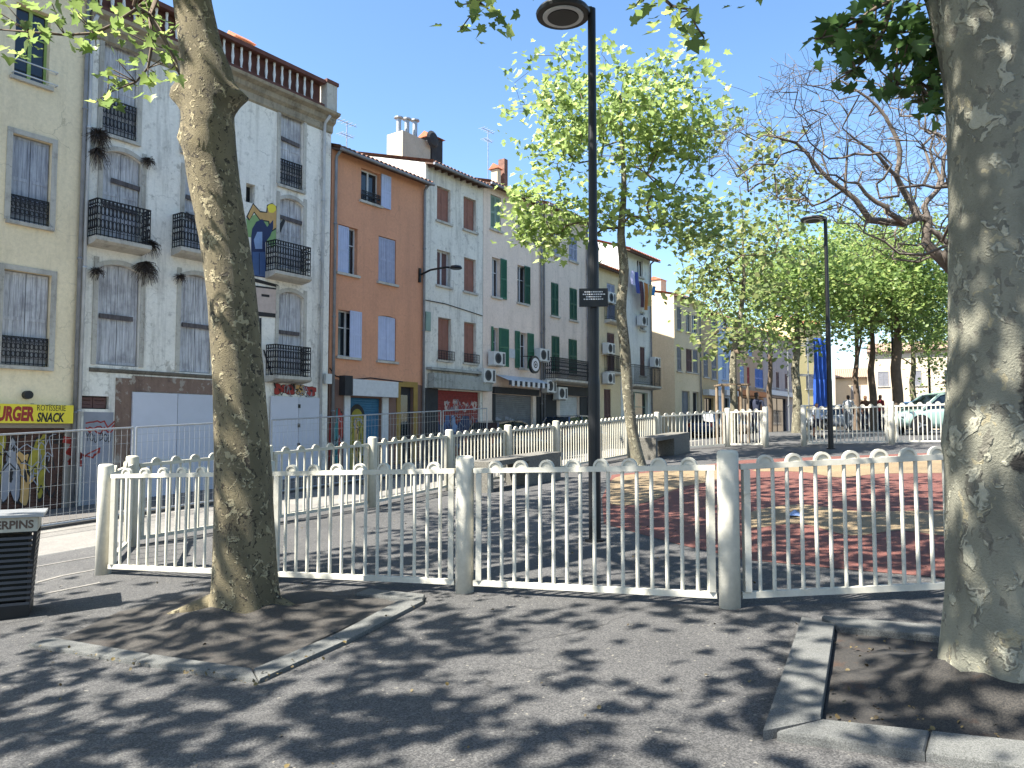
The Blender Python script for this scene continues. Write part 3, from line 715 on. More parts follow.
        for i in range(n*2):
            x = rr.uniform(a+.05, b-.3); z = rr.uniform(z0+.1, z1-.1); dz = rr.uniform(-.4, .4)
            for j in range(9):
                x2 = min(b, x+rr.uniform(-.04, .14)); z2 = min(z1, max(z0, z+rr.uniform(-.22, .22)))
                d = np.array((x2-x, z2-z)); L = np.linalg.norm(d)+1e-6; nx, nz = -d[1]/L*.012, d[0]/L*.012
                mb.poly([(x-nx, y-.012-.0002*i, z-nz), (x2-nx, y-.012-.0002*i, z2-nz), (x2+nx, y-.012-.0002*i, z2+nz), (x+nx, y-.012-.0002*i, z+nz)], k0+(i % 2)); x, z = x2, z2
        return obj(name, mb, mats, par or s.t)
    def antenna(s, px, ytop, ybase, y=3.0):
        x, z1 = s.L(px, ytop); _, z0 = s.L(px, ybase); k = (V0+y)/V0; 
        u = (s.u0+x)*k-s.u0; z1 = (z1+s.zb-CAMH)*k+CAMH-s.zb; z0 = s.h-.1
        mb = MB(); mb.tube([(u,y,z0),(u,y,z1)], .02, 6)
        for zz, l in ((z1-.05,.5),(z1-.55,.35)):
            mb.obox((u-l,y,zz),(u+l,y,zz),.02,.02)
            for j in range(5): mb.obox((u-l+j*l/2.5,y-.22,zz),(u-l+j*l/2.5,y+.22,zz),.012,.012)
        obj('aerial', mb, M['galv'], s.t)

# materials of the fronts
W_A = plaster('cream_render', '#ead9b8', '#a09278', .4, '#cfc0a0', .64, low=('#97918a', 2.9))
W_B = plaster('flaking_white_render', '#e9e4da', '#6a655f', .8, '#b3ada3', .6)
W_C = plaster('orange_render', '#cd9474', '#a07760', .5, None, low=('#7d6257', 3.35))
W_D = plaster('stained_white_render', '#dcd8cd', '#75726d', .95, '#aaa69f', .6)
W_E = plaster('pinkish_render', '#e6d2c2', '#a89688', .45)
W_F = plaster('greyish_pink_render', '#dbcabc', '#8e8279', .6, '#998e85', .66)
W_G = plaster('beige_render', '#d2c09f', '#94856c', .4)
W_H = plaster('pale_blue_white_render', '#d3d4d1', '#8f9192', .5)
W_I = plaster('pale_ochre_render', '#d0bfa2', '#a8967a', .25)
W_I2 = plaster('dull_beige_render', '#b3a999', '#7f766a', .4)
W_Y = plaster('yellow_render', '#b7a17c', '#8a785a', .3); W_L = plaster('light_blue_render', '#a9b9cb', '#7d8a99', .25)
W_O = plaster('tan_orange_render', '#b0947a', '#80684f', .3, low=('#9c6c48', 3.0)); W_P = plaster('rosy_grey_render', '#a89a96', '#756a68', .4)

# --- A cream house with the burger shop
A = House('cream_house', 'cream house with grey shutters above the yellow burger shop sign', -115, 76.5, (40, -32), W_A)
A.window(A.rect(15, 50, 8, 82), 'glass', frame=M['frame_green'], surround=None)
rr_ = A.rect(12, 56, 63, 80); mb = MB(); mb.tube([(rr_[0],-.12,rr_[3]-.1),(rr_[1],-.12,rr_[3]-.1)], .018, 6); mb.tube([(rr_[0],-.12,rr_[3]-.42),(rr_[1],-.12,rr_[3]-.42)], .018, 6)
for x_ in (rr_[0], rr_[1]):
    for z_ in (rr_[3]-.1, rr_[3]-.42): mb.tube([(x_,-.12,z_),(x_,0.02,z_)], .015, 6)
obj('window_bar', mb, M['frame_white'], A.t)
A.window(A.rect(11, 51, 138, 224), 'closed', M['wood_greyblue'], surround=M['stone'], rail=.62, louvre=False)
A.window(A.rect(2, 50, 272, 366), 'closed', M['wood_grey'], surround=M['stone'], rail=.68, louvre=False)
for q in [(-75, -38, 138, 224), (-98, -55, 272, 366), (-70, -35, 8, 82)]: A.window(A.rect(*q), 'closed', M['wood_greyblue'], louvre=False)
r = A.rect(-90, 64, 428, 500); A.roller(r[0], r[1], .1, r[3], M['p_brown'], y=.06)
A.graffiti(A.L(-40,430)[0], A.L(62,430)[0], .5, r[3]-.15, .045, [M['p_yel'], M['p_brown'], M['p_yel'], M['p_grey'], M['p_tan']], M['p_black'], 7, 4, w_=.05)
A.strokes('graffiti', [([(A.L(66,430)[0]+dx, A.L(66,452)[1]+dz) for dx, dz in ((0,.3),(.25,.25),(.1,0),(.35,-.1),(.15,-.25),(.45,-.3))], 0)], .16, -.004, [M['p_red']])
sg = A.panel('shop_sign', -100, 69, 403.5, 423, M['sign_yellow'], y=-.22, thick=.2); A_z = A.rect(-100, 69, 403.5, 423)
lt = MB(); zc = (A_z[2]+A_z[3])/2; xr = A.L(66, 414)[0]; hh = A_z[3]-A_z[2]
sxs = lambda p: (lambda u_: u_-A.u0)(onF(p, 414, V0-.22)[0])
put_text(lt, 'BURGER', .44, 0, -.222, zc-.02, 0, .12, .022, fit=(sxs(-10), sxs(34.2))); 
put_text(lt, 'ROTISSERIE', .2, 0, -.222, zc+.14, 1, 0, .0, fit=(sxs(37), sxs(65.5))); put_text(lt, 'SNACK', .3, 0, -.222, zc-.09, 1, .2, .01, fit=(sxs(37), sxs(64.5)))
obj('lettering', lt, [M['p_red'], M['p_black']], sg)
mb = MB(); x_, z_ = A.L(26, 395); mb.lathe([(.1,-.16),(.1,0)], 12, (x_, 0, z_), ax=1); obj('vent', mb, M['black'], A.t)
A.build_wall(1.2); A.tiled_roof(M['tile_dark'], 1.2)
A.downpipe(A.w-.1, m=M['pipe'])

# --- B tall white house with a balustrade
B = House('white_house', 'tall flaking white house with terracotta balustrade, iron balconies and boarded windows', 77.5, 327, (332, 119), W_B, depth=10)
WG = M['wood_grey']
B.window(B.rect(103, 138, 44, 138), 'closed', WG, arch=.12, surround=M['stone'], rail=.95, louvre=False)
B.window(B.rect(184, 215, 72, 156, None), 'closed', WG, arch=.12, surround=M['stone'], rail=.6, louvre=False)
B.window(B.rect(280, 303, 112, 188), 'closed', WG, arch=.12, surround=M['stone'], rail=.85, louvre=False, planks=[(.62,.05,.9,-.05)])
B.window(B.rect(102, 141, 152, 240), 'closed', WG, arch=.16, surround=M['stone'], louvre=False, planks=[(.66,.25,1.0,-.05),(.38,.0,.95,-.08)])
B.window(B.rect(184, 213, 172, 252), 'closed', WG, arch=.14, surround=M['stone'], louvre=False, planks=[(.66,.1,1.0,-.05),(.45,.1,.9,-.3)])
B.window(B.rect(279, 303, 199, 270), 'closed', WG, arch=.14, surround=M['stone'], louvre=False, planks=[(.72,.0,1.0,-.03)])
B.window(B.rect(97, 140, 265, 366), 'closed', WG, arch=.14, surround=M['stone'], louvre=False, sill=False, planks=[(.48,.08,.86,0)])
B.window(B.rect(180, 213, 275, 373), 'closed', WG, arch=.14, surround=M['stone'], louvre=False, sill=False, planks=[(.48,.1,1.0,0)])
B.window(B.rect(278, 303, 292, 374), 'closed', WG, arch=.14, surround=M['stone'], louvre=False, planks=[(.5,.0,.9,0)])
for xl, xr_, yb in ((92,152,240),(177,232,251),(271,312,273),(271,312,376)):
    a = onF(xl, yb, V0-.3)[0]-B.u0; b = onF(xr_, yb, V0-.5)[0]-B.u0; z = onF((xl+xr_)/2, yb, V0-.5)[1]-B.zb; B.balcony(a, b, z, dep=.5, hgt=.95)
r = B.rect(246, 255, 184, 203); B.window(r, 'void', frame=M['stone'], sill=False)
r = B.rect(80, 109, 396, 409); B.window(r, 'closed', M['rust_dark'], frame=M['slate'], sill=False)
# string course and weeds
z1 = B.L(120, 369)[1]; z2 = B.L(200, 376)[1]; zc = (z1+z2)/2
mb = MB(); mb.prism_x([(.0,zc-.09),(-.05,zc-.06),(-.08,zc),(0,zc+.02)], B.L(76.5,372)[0]+.3, B.L(216,378)[0]); obj('string_course', mb, plaster('sooty_course', '#6f6a62', '#3a3734', .9), B.t)
# brick surround, flush stones proud of the render, cambered head over the hoarding
r = B.rect(114, 130, 376, 500); mb = MB(); zl = .05; zh = B.L(122, 378)[1]
mb.box(r[0], r[1], -.03, .0, zl, zh); x9 = B.L(240, 400)[0]; zz = B.L(170, 393)[1]; K = 10
for k in range(K):
    xa = r[1]+(x9-r[1])*k/K; xb = r[1]+(x9-r[1])*(k+1)/K; mb.prism_y([(xa, zz), (xb, zz), (xb, zc-.13), (xa, zc-.13)], -.03, .0)
obj('brick_surround', mb, M['brick'], B.t)
hb = B.rect(130, 226, 394, 470); xm = B.L(175, 430)[0]
B.panel('hoarding', 0,0,0,0, M['hoard'], r=[hb[0], xm-.008, .05, hb[3]], y=-.1, thick=.06); B.panel('hoarding', 0,0,0,0, M['hoard2'], r=[xm+.008, B.L(240,430)[0], .05, hb[3]], y=-.1, thick=.06)
hb = B.rect(269, 317, 397, 470); xm = (hb[0]+hb[1])/2+.1
B.panel('hoarding', 0,0,0,0, M['hoard'], r=[hb[0], xm-.008, .05, hb[3]], y=-.1, thick=.06); B.panel('hoarding', 0,0,0,0, M['hoard2'], r=[xm+.008, hb[1], .05, hb[3]], y=-.1, thick=.06)
mb = MB()
for k in range(3): z_ = hb[3]-.35-k*.62; mb.box(xm-.03, xm+.05, -.125, -.1, z_, z_+.12)
obj('hinge', mb, M['black'], B.t)
pz = B.rect(158, 186, 458, 472); B.panel('notice', 0,0,0,0, M['frame_white'], r=pz, y=-.112, thick=.008)
gz_ = B.rect(274, 316, 384, 396.5); B.graffiti(gz_[0], gz_[1], gz_[2], gz_[3], -.006, [M['p_red'], M['p_red'], M['p_tan']], M['p_black'], 4, 9)
# grey painted base and tags between the shop and the brick
a = B.L(83, 430)[0]; b = B.L(113, 430)[0]; z9 = B.L(95, 412)[1]
mb = MB(); mb.box(a, b, -.006, .002, .05, z9); gb = obj('painted_base', mb, M['p_grey'], B.t)
lt = MB(); put_text(lt, 'YOU DOU', .3, 0, -.008, B.L(97,438)[1], 0, .1, .0, jit=.03, fit=(B.L(86,440)[0], B.L(111,440)[0])); 
obj('lettering', lt, [M['p_black']], gb)
rg = random.Random(5); ln = []
for k in range(3):
    x_, z_ = B.L(86, 424+k*3); ln.append(([(x_+j*.09, z_+rg.uniform(-.09,.09)) for j in range(11)], 0))
x_, z_ = B.L(86, 452); ln.append(([(x_+rg.uniform(-.1,.35), z_+rg.uniform(-.15,.12)) for j in range(9)], 0))
B.strokes('graffiti', ln, .035, -.008, [M['p_red']])
# downpipes
for px, mt_ in ((83, M['pipe_white']), (321, M['pipe_white'])): B.downpipe(B.L(px, 250)[0], m=mt_)
# dead root tufts at the balcony corners
def tuft(h, px, py, rad, n, seed, m=None, drop=.5):
    rr = random.Random(seed); mb = MB(); x, z = h.L(px, py)
    for i in range(n):
        a_ = rr.uniform(0, 6.28); l = rad*rr.uniform(.4, 1.2); d = (math.cos(a_)*l, -abs(rr.gauss(0, .12)), math.sin(a_)*l*.8-drop*l)
        p0 = (x, -.03, z); p1 = (x+d[0]*.6, -.05+d[1], z+d[2]*.5); p2 = (x+d[0], -.05+d[1]*.6, z+d[2]); mb.obox(p0, p1, .01, .01); mb.obox(p1, p2, .006, .006)
    obj('dead_roots', mb, m or M['dryroot'], h.t)
tuft(B, 96, 133, .34, 260, 1); tuft(B, 95, 148, .3, 120, 2, drop=1.2); tuft(B, 146, 160, .2, 120, 3); tuft(B, 143, 262, .35, 260, 4, drop=.9); tuft(B, 94, 270, .2, 90, 5); tuft(B, 178, 276, .2, 90, 6); tuft(B, 148, 243, .3, 140, 7)
# mural in paint
mu = [([(246,219),(258,213),(264,216),(279,213),(279,243),(272,248),(265,240),(248,237)], 0),
      ([(246,217),(253,203),(260,211),(266,212),(267,205),(272,203),(277,207),(278,228),(270,233),(268,222),(260,221),(254,213),(249,221)], 6),
      ([(247.5,216.5),(253,204.5),(260,212.5),(267,213),(268,206),(272,204.5),(276,208),(277,227),(271,231),(269,221),(260,219.5),(254,211.5),(249.5,219.5)], 1),
      ([(267,207),(269,204.5),(272.5,204),(275.5,206),(276,210),(273,213),(269,212.5)], 7),
      ([(251,237),(252,229),(256,222),(262,219),(267,227),(273,220),(273,228),(270,236),(265,243),(266,278),(252,276),(251,250)], 3),
      ([(252,252),(265,252),(265.3,277),(253,275)], 2), ([(253.5,240),(257,232),(262,232),(262,249),(255,249)], 4), ([(258.7,253),(259.4,253),(259.6,275),(258.9,275)], 3),
      ([(278,226),(283,219),(285,221),(280,233)], 6),
      ([(246,276),(278,285),(279,288),(246,280)], 6), ([(250,285),(279,288.5),(279,318),(256,316)], 6), ([(252,287),(278,290),(278,314),(256,311.5)], 5),
      ([(261,294),(269,295),(269,297.5),(261,296.5)], 6), ([(259,318),(261,318),(261,352),(259.5,351)], 6), ([(262.5,350),(264,350),(276,388),(274.5,388)], 6)]
B.paint('mural', mu, -.002, [M['p_green'], M['p_tan'], M['p_blue'], M['p_navy'], M['p_lblue'], M['p_pink'], M['p_black'], M['sign_yellow']])
B.build_wall(gable=False)
cz = B.h; mb = MB(); prof = [(0,-.55),(-.06,-.5),(-.08,-.3),(-.2,-.22),(-.24,-.08),(-.42,-.02),(-.46,.06),(0,.08)]
mb.prism_x([(y_, z_+cz) for y_, z_ in prof], -.05, B.w+.02); mb.box(-.05, B.w+.1, 0.0, .5, cz+.002, cz+.08); obj('cornice', mb, plaster('sooty_cornice', '#9a9180', '#4a443c', .9), B.t)
mb = MB(); mb.box(-.03, B.w-.55, -.28, -.02, cz+.083, cz+.24); mb.box(-.03, B.w-.55, -.32, .02, cz+.93, cz+1.06); mb.box(-.03, B.w-.55, -.04, .0, cz+.242, cz+.928)
par_ = obj('balustrade', mb, M['balus_red'], B.t)
mb = MB(); mb.box(B.w-.5, B.w-.06, -.34, .12, cz+.083, cz+1.0); obj('pier', mb, M['stone'], par_)
mb = MB(); mb.box(B.w-.54, B.w-.02, -.38, .16, cz+1.003, cz+1.12); obj('coping', mb, M['balus_red'], par_)
bal = MB(); bal.lathe([(.04,0),(.045,.04),(.025,.1),(.05,.3),(.035,.44),(.028,.55),(.04,.62),(.04,.685)], 10)
nb = int((B.w-.6)/.3); bp = obj('baluster', bal, M['balus_white'], par_, (.15, -.15, cz+.242), smooth=True)
for k in range(1, nb):
    c = bp.copy(); C.objects.link(c); c.parent = par_; c.location = (.15+k*.3, -.15, cz+.242)
mb = MB(); x_ = B.L(241, 45)[0]*1.0
def chimney(h, px, ytop, ybot, wpx, y, m=None, pots=0, cap=True, zlow=None, dep=.6):
    k = (h.v+y)/h.v; u, z = onF(px, ytop, h.v+y); x = u-h.u0; z1 = z-h.zb; ww = wpx*((h.v+y)/(UX-UY*(px-CX)/F))/F/(UX+UY*(px-CX)/F+.2)
    ww = wpx; z0 = h.h-.2
    mb = MB(); mb.box(x-ww/2, x+ww/2, y-dep/2, y+dep/2, z0, z1); ch = obj('chimney', mb, m or W_I, h.t)
    if cap: mb = MB(); mb.prism_x([(y-dep/2-.12, z1+.003), (y, z1+.3), (y+dep/2+.12, z1+.003)], x-ww/2-.1, x+ww/2+.1); obj('cap', mb, M['terracotta'], ch)
    return ch, x, z1
chimney(B, 239, 44, 60, .6, 2.0)
# --- wiring boxes on the joint
B.panel('meter_box', 322, 328, 374, 384, M['ac'], y=-.2, thick=.12)

# --- C orange house
Cc = House('orange_house', 'orange house with lavender shutters and a blue roller shutter below', 328.5, 423.5, (331, 147), W_C)
Cc.window(Cc.rect(361, 380, 171, 203), 'glass', M['lav'], shr=Cc.rect(380.5,390,171,203)[:2], sill=True, louvre=False, rail=.35)
r = Cc.rect(349, 357.5, 228, 275); r[0] = Cc.L(338, 250)[0]; 
Cc.window(r, 'glass', M['lav'], louvre=False, sill=True); Cc.leaf(r[0]+.02, Cc.L(349.5,250)[0], r[2]+.02, r[3]-.02, .04, M['lav'], Cc.t.children[-1], False)
Cc.window(Cc.rect(378.5, 396, 238, 283), 'closed', M['lav_old'], louvre=False, y=.08)
r = Cc.rect(338, 358.5, 311, 357); Cc.window(r, 'glass', M['lav'], louvre=False); Cc.leaf(Cc.L(349,333)[0], r[1]+.1, r[2]-.02, r[3]+.02, -.06, M['lav'], Cc.t.children[-1], False)
Cc.window(Cc.rect(378, 396, 316, 361), 'closed', M['lav'], louvre=False, y=.08, arch=.06)
r = Cc.rect(350, 381, 398, 450); rs = Cc.roller(r[0], r[1], .1, r[3], M['roller_blue'])
q = Cc.rect(351, 367, 404, 450); K = 12; pts_ = [(q[0]+(q[1]-q[0])*(.5+.5*math.cos(math.pi*k/K)), q[3]-.5+.5*math.sin(math.pi*k/K)) for k in range(K+1)]+[(q[0], .15), (q[1], .15)]
mb = MB(); mb.prism_y(pts_, .108, .112, 0); mb.prism_y([(q[0]+(q[1]-q[0])*.5+(x-(q[0]+q[1])/2)*.82, (z-.15)*.93+.15) for x, z in pts_], .104, .107, 1); obj('graffiti', mb, [M['p_black'], M['p_yel']], rs)
Cc.graffiti(q[0]+.1, q[1]-.1, .4, q[3]-.5, .103, [M['p_yel'], M['p_tan']], M['p_black'], 3, 21)
a0, a1 = Cc.L(343.5, 420)[0], Cc.L(349.5, 420)[0]; b0, b1 = Cc.L(381.5, 420)[0], Cc.L(387.5, 420)[0]
for q0, q1 in ((a0, a1-.01), (b0, b1)): mb = MB(); mb.box(q0, q1, -.05, .0, .1, r[3]+.05); obj('door_jamb', mb, M['frame_white'], Cc.t)
q = Cc.rect(350, 392, 387, 398.5); mb = MB(); mb.box(q[0]-.15, q[1], -.32, 0, r[3]+.053, r[3]+.62); obj('shutter_box', mb, M['frame_white'], Cc.t)
mb = MB(); mb.box(q[0]-.5, q[0]-.153, -.3, 0, r[3]+.053, r[3]+.72); obj('shutter_box_end', mb, M['slate'], Cc.t)
Cc.graffiti(.02, a0-.03, .2, Cc.L(330,408)[1], -.006, [M['p_red'], M['p_teal'], M['p_red'], M['p_grey']], M['p_black'], 3, 33)
r = Cc.rect(401, 410, 389, 440); d = Cc.rect(400, 413, 387, 440); Cc.hole([d[0], d[1], .12, d[3]])
mb = MB(); mb.box(d[0], d[1], .14, .18, .12, d[3]); dr = obj('door', mb, M['slate'], Cc.t); mb = MB(); mb.box(d[0]+.15, d[1]-.15, .13, .138, 1.3, d[3]-.3); obj('pane', mb, M['glass'], dr)
mb = MB(); q_ = .035; mb.box(d[0]-.2, d[0], -q_, .003, .1, d[3]+.2); mb.box(d[1], d[1]+.22, -q_, .003, .1, d[3]+.2); mb.box(d[0], d[1], -q_, .003, d[3], d[3]+.2); obj('door_surround', mb, M['p_yel'] if False else flat('ochre_door_surround', '#8d7338', .8, 0, .2, 3), Cc.t)
mb = MB(); P_ = [Cc.L(*p) for p in ((329,368),(335,376),(350,380),(370,378),(402,382))]; mb.tube([(x, -.03, z) for x, z in P_], .02, 5); obj('cable', mb, M['black'], Cc.t)
Cc.build_wall(1.5); Cc.tiled_roof(M['tile_dark'], 1.5); Cc.downpipe(Cc.w-.12); Cc.downpipe(.1)
Cc.antenna(347, 122, 140, 2.5)
ch, x_, z_ = chimney(Cc, 409, 139, 180, 1.9, 4.5, W_I2, cap=False, dep=1.0)
for k in range(3):
    mb = MB(); mb.lathe([(.12,0),(.12,.7+.12*k),(.22,.74+.12*k),(.22,.8+.12*k)], 10, (x_-.7+k*.55, 4.5, z_)); obj('flue_pot', mb, M['galv'], ch, smooth=False)
mb = MB(); mb.lathe([(.08,0),(.3,.03),(.42,.12)], 18, (x_+.9, 3.7, z_+.1), ax=1); obj('satellite_dish', mb, M['slate'], ch)
chimney(Cc, 431, 140, 160, .8, 4.5, M['slate'], dep=.8)

# --- D stained white house
D = House('grey_white_house', 'stained white house with red brown shutters over a red and blue sprayed shop shutter', 424, 482.5, (434, 166), W_D)
for q, k_ in (((437,450.5,188,222),3),((463.5,476,200,232),3),((437,450.5,251,286),2),((464,476,260,293),2),((438,451,318,360),1),((464,476,323,362),1)):
    r = D.rect(*q, row=k_); 
    if k_ == 2 and q[0] < 450: D.window(r, 'glass', shl=None, glassm=M['rust_dark'])
    else: D.window(r, 'closed', M['rust'], y=.17, louvre=False)
    if k_ == 1: D.railing(r[0]-.1, r[1]+.1, r[2]-.02, r[2]+.35, -.1, D.t, False)
r = D.rect(434, 482, 391, 450); rs = D.roller(D.L(438,400)[0], D.L(480,400)[0], .1, r[3], M['roller_red'])
xa, xb = D.L(438,400)[0], D.L(480,400)[0]
D.graffiti(xa, xb, .3, r[3]-1.0, .105, [M['p_navy'], M['p_blue'], M['p_lblue'], M['p_navy']], M['p_navy'], 6, 41)
D.graffiti(xa+.5, xb-.1, r[3]-.85, r[3]-.35, .105, [M['p_pink'], M['p_red']], M['p_red'], 7, 42)
mb = MB(); mb.box(D.L(427.5,380)[0], D.L(486,380)[0], -.35, -.02, r[3]+.05, r[3]+.62); mb.box(D.L(426,380)[0], D.L(484,380)[0], -.3, 0, r[3]+.75, r[3]+.85)
obj('shop_fascia', mb, plaster('dirty_fascia', '#9a9d98', '#4a4a45', .9), D.t)
mb = MB(); mb.box(D.L(425,400)[0], xa-.45, -.04, 0, .1, r[3]+.04); mb.box(xa-.44, xa-.02, -.02, 0, .1, r[3]+.04) ; obj('shop_pilaster', mb, M['slate'], D.t)
D.ac(476, 488, 369, 383); D.ac(486, 498, 352, 366)
q = D.rect(425, 430, 312, 331); D.panel('louvre', 0,0,0,0, M['green_pale'], r=q, y=-.05)
mb = MB(); P_ = [D.L(*p) for p in ((424,300),(445,304),(470,312),(482,316))]; mb.tube([(x, -.03, z) for x, z in P_], .018, 5); obj('cable', mb, M['black'], D.t)
x_, z_ = D.L(419, 275); mb = MB(); mb.box(x_-.05, x_+.05, -.08, -.01, z_-.3, z_+.25); mb.tube([(x_, -.1, z_), (x_+.1, -.5, z_+.15), (x_+.3, -1.1, z_+.22), (x_+.35, -1.25, z_+.2)], .04, 8)
wl = obj('wall_lamp', mb, M['black'], D.t); mb = MB(); mb.lathe([(.06,.06),(.2,.03),(.24,-.05),(.2,-.08)], 14, (x_+.42, -1.5, z_+.2)); obj('lamp_head', mb, M['black'], wl)
D.build_wall(1.3); D.tiled_roof(M['tile_dark'], 1.3, rafters=True)
D.antenna(488, 130, 165, 3.0)

# --- E pinkish house, F and its balcony
E_ = House('pink_house', 'pinkish house with green shutters, striped awning and a round hanging sign', 482.8, 541.5, (488, 184), W_E)
r = E_.rect(490.5, 501, 196, 230, 3); E_.window(r, 'closed', M['green_pale'], y=.08); r = E_.rect(518, 526, 210, 240, 3); E_.window(r, 'glass', M['green_dark'], shr=(r[1]-.02, r[1]+.38))
r = E_.rect(492, 500, 258, 297, 2); E_.window(r, 'glass', M['green'], shr=(r[1]-.0, r[1]+.45)); r = E_.rect(517.5, 527, 267, 303, 2); E_.window(r, 'glass', M['green_dark'], shr=(r[1]-.25, r[1]+.2))
r = E_.rect(492.5, 498.5, 328, 365, 1); E_.window(r, 'glass', M['green'], shr=(r[1], r[1]+.72), shl=(r[0]-.12, r[0]-.005)); r = E_.rect(519, 527, 334, 369, 1); E_.window(r, 'glass', M['green'], shr=(r[1], r[1]+.5), shl=(r[0]-.35, r[0]))
E_.panel('street_name_plate', 506, 516, 349, 358, M['frame_white'], y=-.03, thick=.02)
x_, z_ = E_.L(525, 366); mb = MB(); mb.lathe([(.4,-.06),(.4,.06)], 24, (x_-.35, -.75, z_), ax=1, m=0); mb.lathe([(.3,-.068),(.3,.068)], 24, (x_-.35, -.75, z_), ax=1, m=1); mb.tube([(x_-.35,-.75,z_+.38),(x_-.35,0,z_+.42)], .02, 6)
for k in range(3): mb.lathe([(.16-.05*k,-.075-.003*k),(.16-.05*k,.075+.003*k)], 20, (x_-.35, -.75, z_), ax=1, m=(k+0) % 2)
obj('round_sign', mb, [M['black'], M['p_white']], E_.t)
r = E_.rect(494, 533, 395, 450); E_.roller(r[0], r[1], .1, r[3], M['roller']); E_.graffiti(r[0]+.1, r[1]-.1, .8, 1.75, .105, [M['p_grey'], M['roller_white']], M['roller'], 6, 52)
mb = MB(); a, b = E_.L(495,390)[0], E_.L(536,390)[0]; zt = r[3]+.75; n = 16
for k in range(n):
    xa = a+(b-a)*k/n; xb = a+(b-a)*(k+1)/n; mb.add([(xa,0,zt+.1),(xb,0,zt+.1),(xb,-.75,zt-.18),(xa,-.75,zt-.18)], [(0,1,2,3)], 1); mb.box(xa, xb, -.76, -.75, zt-.38-.04*(k % 2), zt-.18, k % 2)
obj('awning', mb, [M['slate'], M['frame_white']], E_.t)
mb = MB(); mb.box(a-.2, b+.1, -.12, 0, r[3]+.02, r[3]+.3); mb.box(a-.2, a-.02, -.05, 0, .1, r[3]); mb.box(b+.02, b+.35, -.05, 0, .1, r[3]); obj('shop_front', mb, M['slate'], E_.t)
E_.ac(533, 542, 350, 361)
E_.build_wall(1.3); E_.tiled_roof(M['tile_dark'], 1.3); E_.downpipe(E_.w-.1)
mb = MB()
chimney(E_, 503, 160, 180, .3, 3.5, M['tile_dark'], cap=False, dep=.4); chimney(E_, 496, 170, 185, .3, 3.5, W_I, cap=True, dep=.4)
Fh = House('mauve_house', 'greyish pink house with narrow dark green shutters and a long grey iron balcony', 541.8, 588, (545, 205), W_F)
for q, k_ in (((551,558.5,229,255),4),((569,577,240,264),4),((551,558.5,283,316),2),((569.5,577,288,319),2),((551.5,559.5,336,372),1),((568.5,577,339,373),1)):
    r = Fh.rect(*q, row=k_); Fh.window(r, 'closed', M['green_dark'] if k_ < 3 else M['lav_old'], y=.03)
z = Fh.L(566, 381)[1]; Fh.balcony(.15, Fh.w-.05, z, dep=.7, hgt=1.0)
r = Fh.rect(560, 579, 396, 450); Fh.roller(r[0], r[1], .1, r[3], M['roller_white']); mb = MB(); mb.box(.1, Fh.w-.05, -.1, -.002, r[3]+.02, z-.25); mb.box(.1, r[0]-.4, -.06, 0, .1, r[3]); mb.box(r[1]+.05, Fh.w-.05, -.06, 0, .1, r[3]); obj('shop_front', mb, M['slate'], Fh.t)
Fh.ac(539, 548, 381, 392, y=-.15); Fh.ac(551, 559, 388, 399, y=-.15)
Fh.build_wall(1.3); Fh.tiled_roof(M['tile_dark'], 1.3); Fh.downpipe(.1); Fh.downpipe(Fh.w-.1)
# --- G low beige house
Gh = House('beige_house', 'low beige house with air conditioners beside narrow balcony doors', 588.3, 621, (604, 268), W_G)
for q, k_ in (((607,615,284,321),2),((607,614.5,333,372),1)):
    r = Gh.rect(*q); Gh.window(r, 'closed', M['lav_old'] if k_ == 2 else M['rust_dark'], sill=False, y=.06); Gh.balcony(r[0]-.3, r[1]+.3, r[2], dep=.35, hgt=.9, fancy=False)
for q in ((602,609,293,304),(601,608,344,354),(601,608,373,384)): Gh.ac(*q)
r = Gh.rect(604, 611, 389, 430); Gh.window([r[0], r[1], .1, r[3]], 'closed', M['rust_dark'], sill=False, y=.08)
Gh.build_wall(1.2); Gh.tiled_roof(M['terracotta'], 1.2, gutter=False)
# --- H tall pale house with laundry
Hh = House('tall_pale_house', 'tall pale blue white house with laundry hung from a top window', 621.3, 652, (655, 262), W_H)
for q, k_ in (((637,643,260,277),4),((640,644.5,312,330),3),((640,645,347,376),2)):
    r = Hh.rect(*q); Hh.window(r, 'closed' if k_ == 2 else 'glass', M['rust_dark'], y=.08)
z = Hh.L(640, 386)[1]; Hh.balcony(.3, Hh.w-.05, z, dep=.7, hgt=1.1, fancy=False)
Hh.ac(647, 654, 358, 367, y=-.15); Hh.ac(636, 641, 317, 326)
r = Hh.rect(626, 648, 392, 430); Hh.window([r[0], r[1], .5, r[3]], 'glass', frame=M['green_pale'], sill=False)
Hh.build_wall(1.6); Hh.tiled_roof(M['terracotta'], 1.6, over=.7, gutter=False); Hh.downpipe(Hh.w-.15)
xl, zl = Hh.L(628, 276); xr2, _ = Hh.L(650, 276)
# --- I row beyond the side street
def plain_windows(h, specs, m, y=.08):
    for q, mm in specs: r = h.rect(*q); h.window(r, 'closed' if mm else 'glass', mm or m, y=y)
I1 = House('ochre_corner_house', 'corner house with a sunlit ochre side wall and grey front beyond the side street', 675.5, 701, (680, 297), W_I, depth=12, group='houses beyond the side street')
plain_windows(I1, [((677,681.5,307,330),M['grey_sh']),((686,690.5,312,332),None),((692,697,315,333),None),((677,681.5,347,371),M['grey_sh']),((686,692,349,372),M['rust_dark']),((693,698,350,373),M['grey_sh'])], None)
r = I1.rect(682, 690, 391, 430); I1.window([r[0], r[1], .2, r[3]], 'closed', M['grey_sh'], sill=False); r = I1.rect(693, 699, 392, 430); I1.window([r[0], r[1], .2, r[3]], 'void', sill=False)
I1.build_wall(1.3); I1.tiled_roof(M['terracotta'], 1.3, gutter=True); I1.downpipe(I1.w-.1)
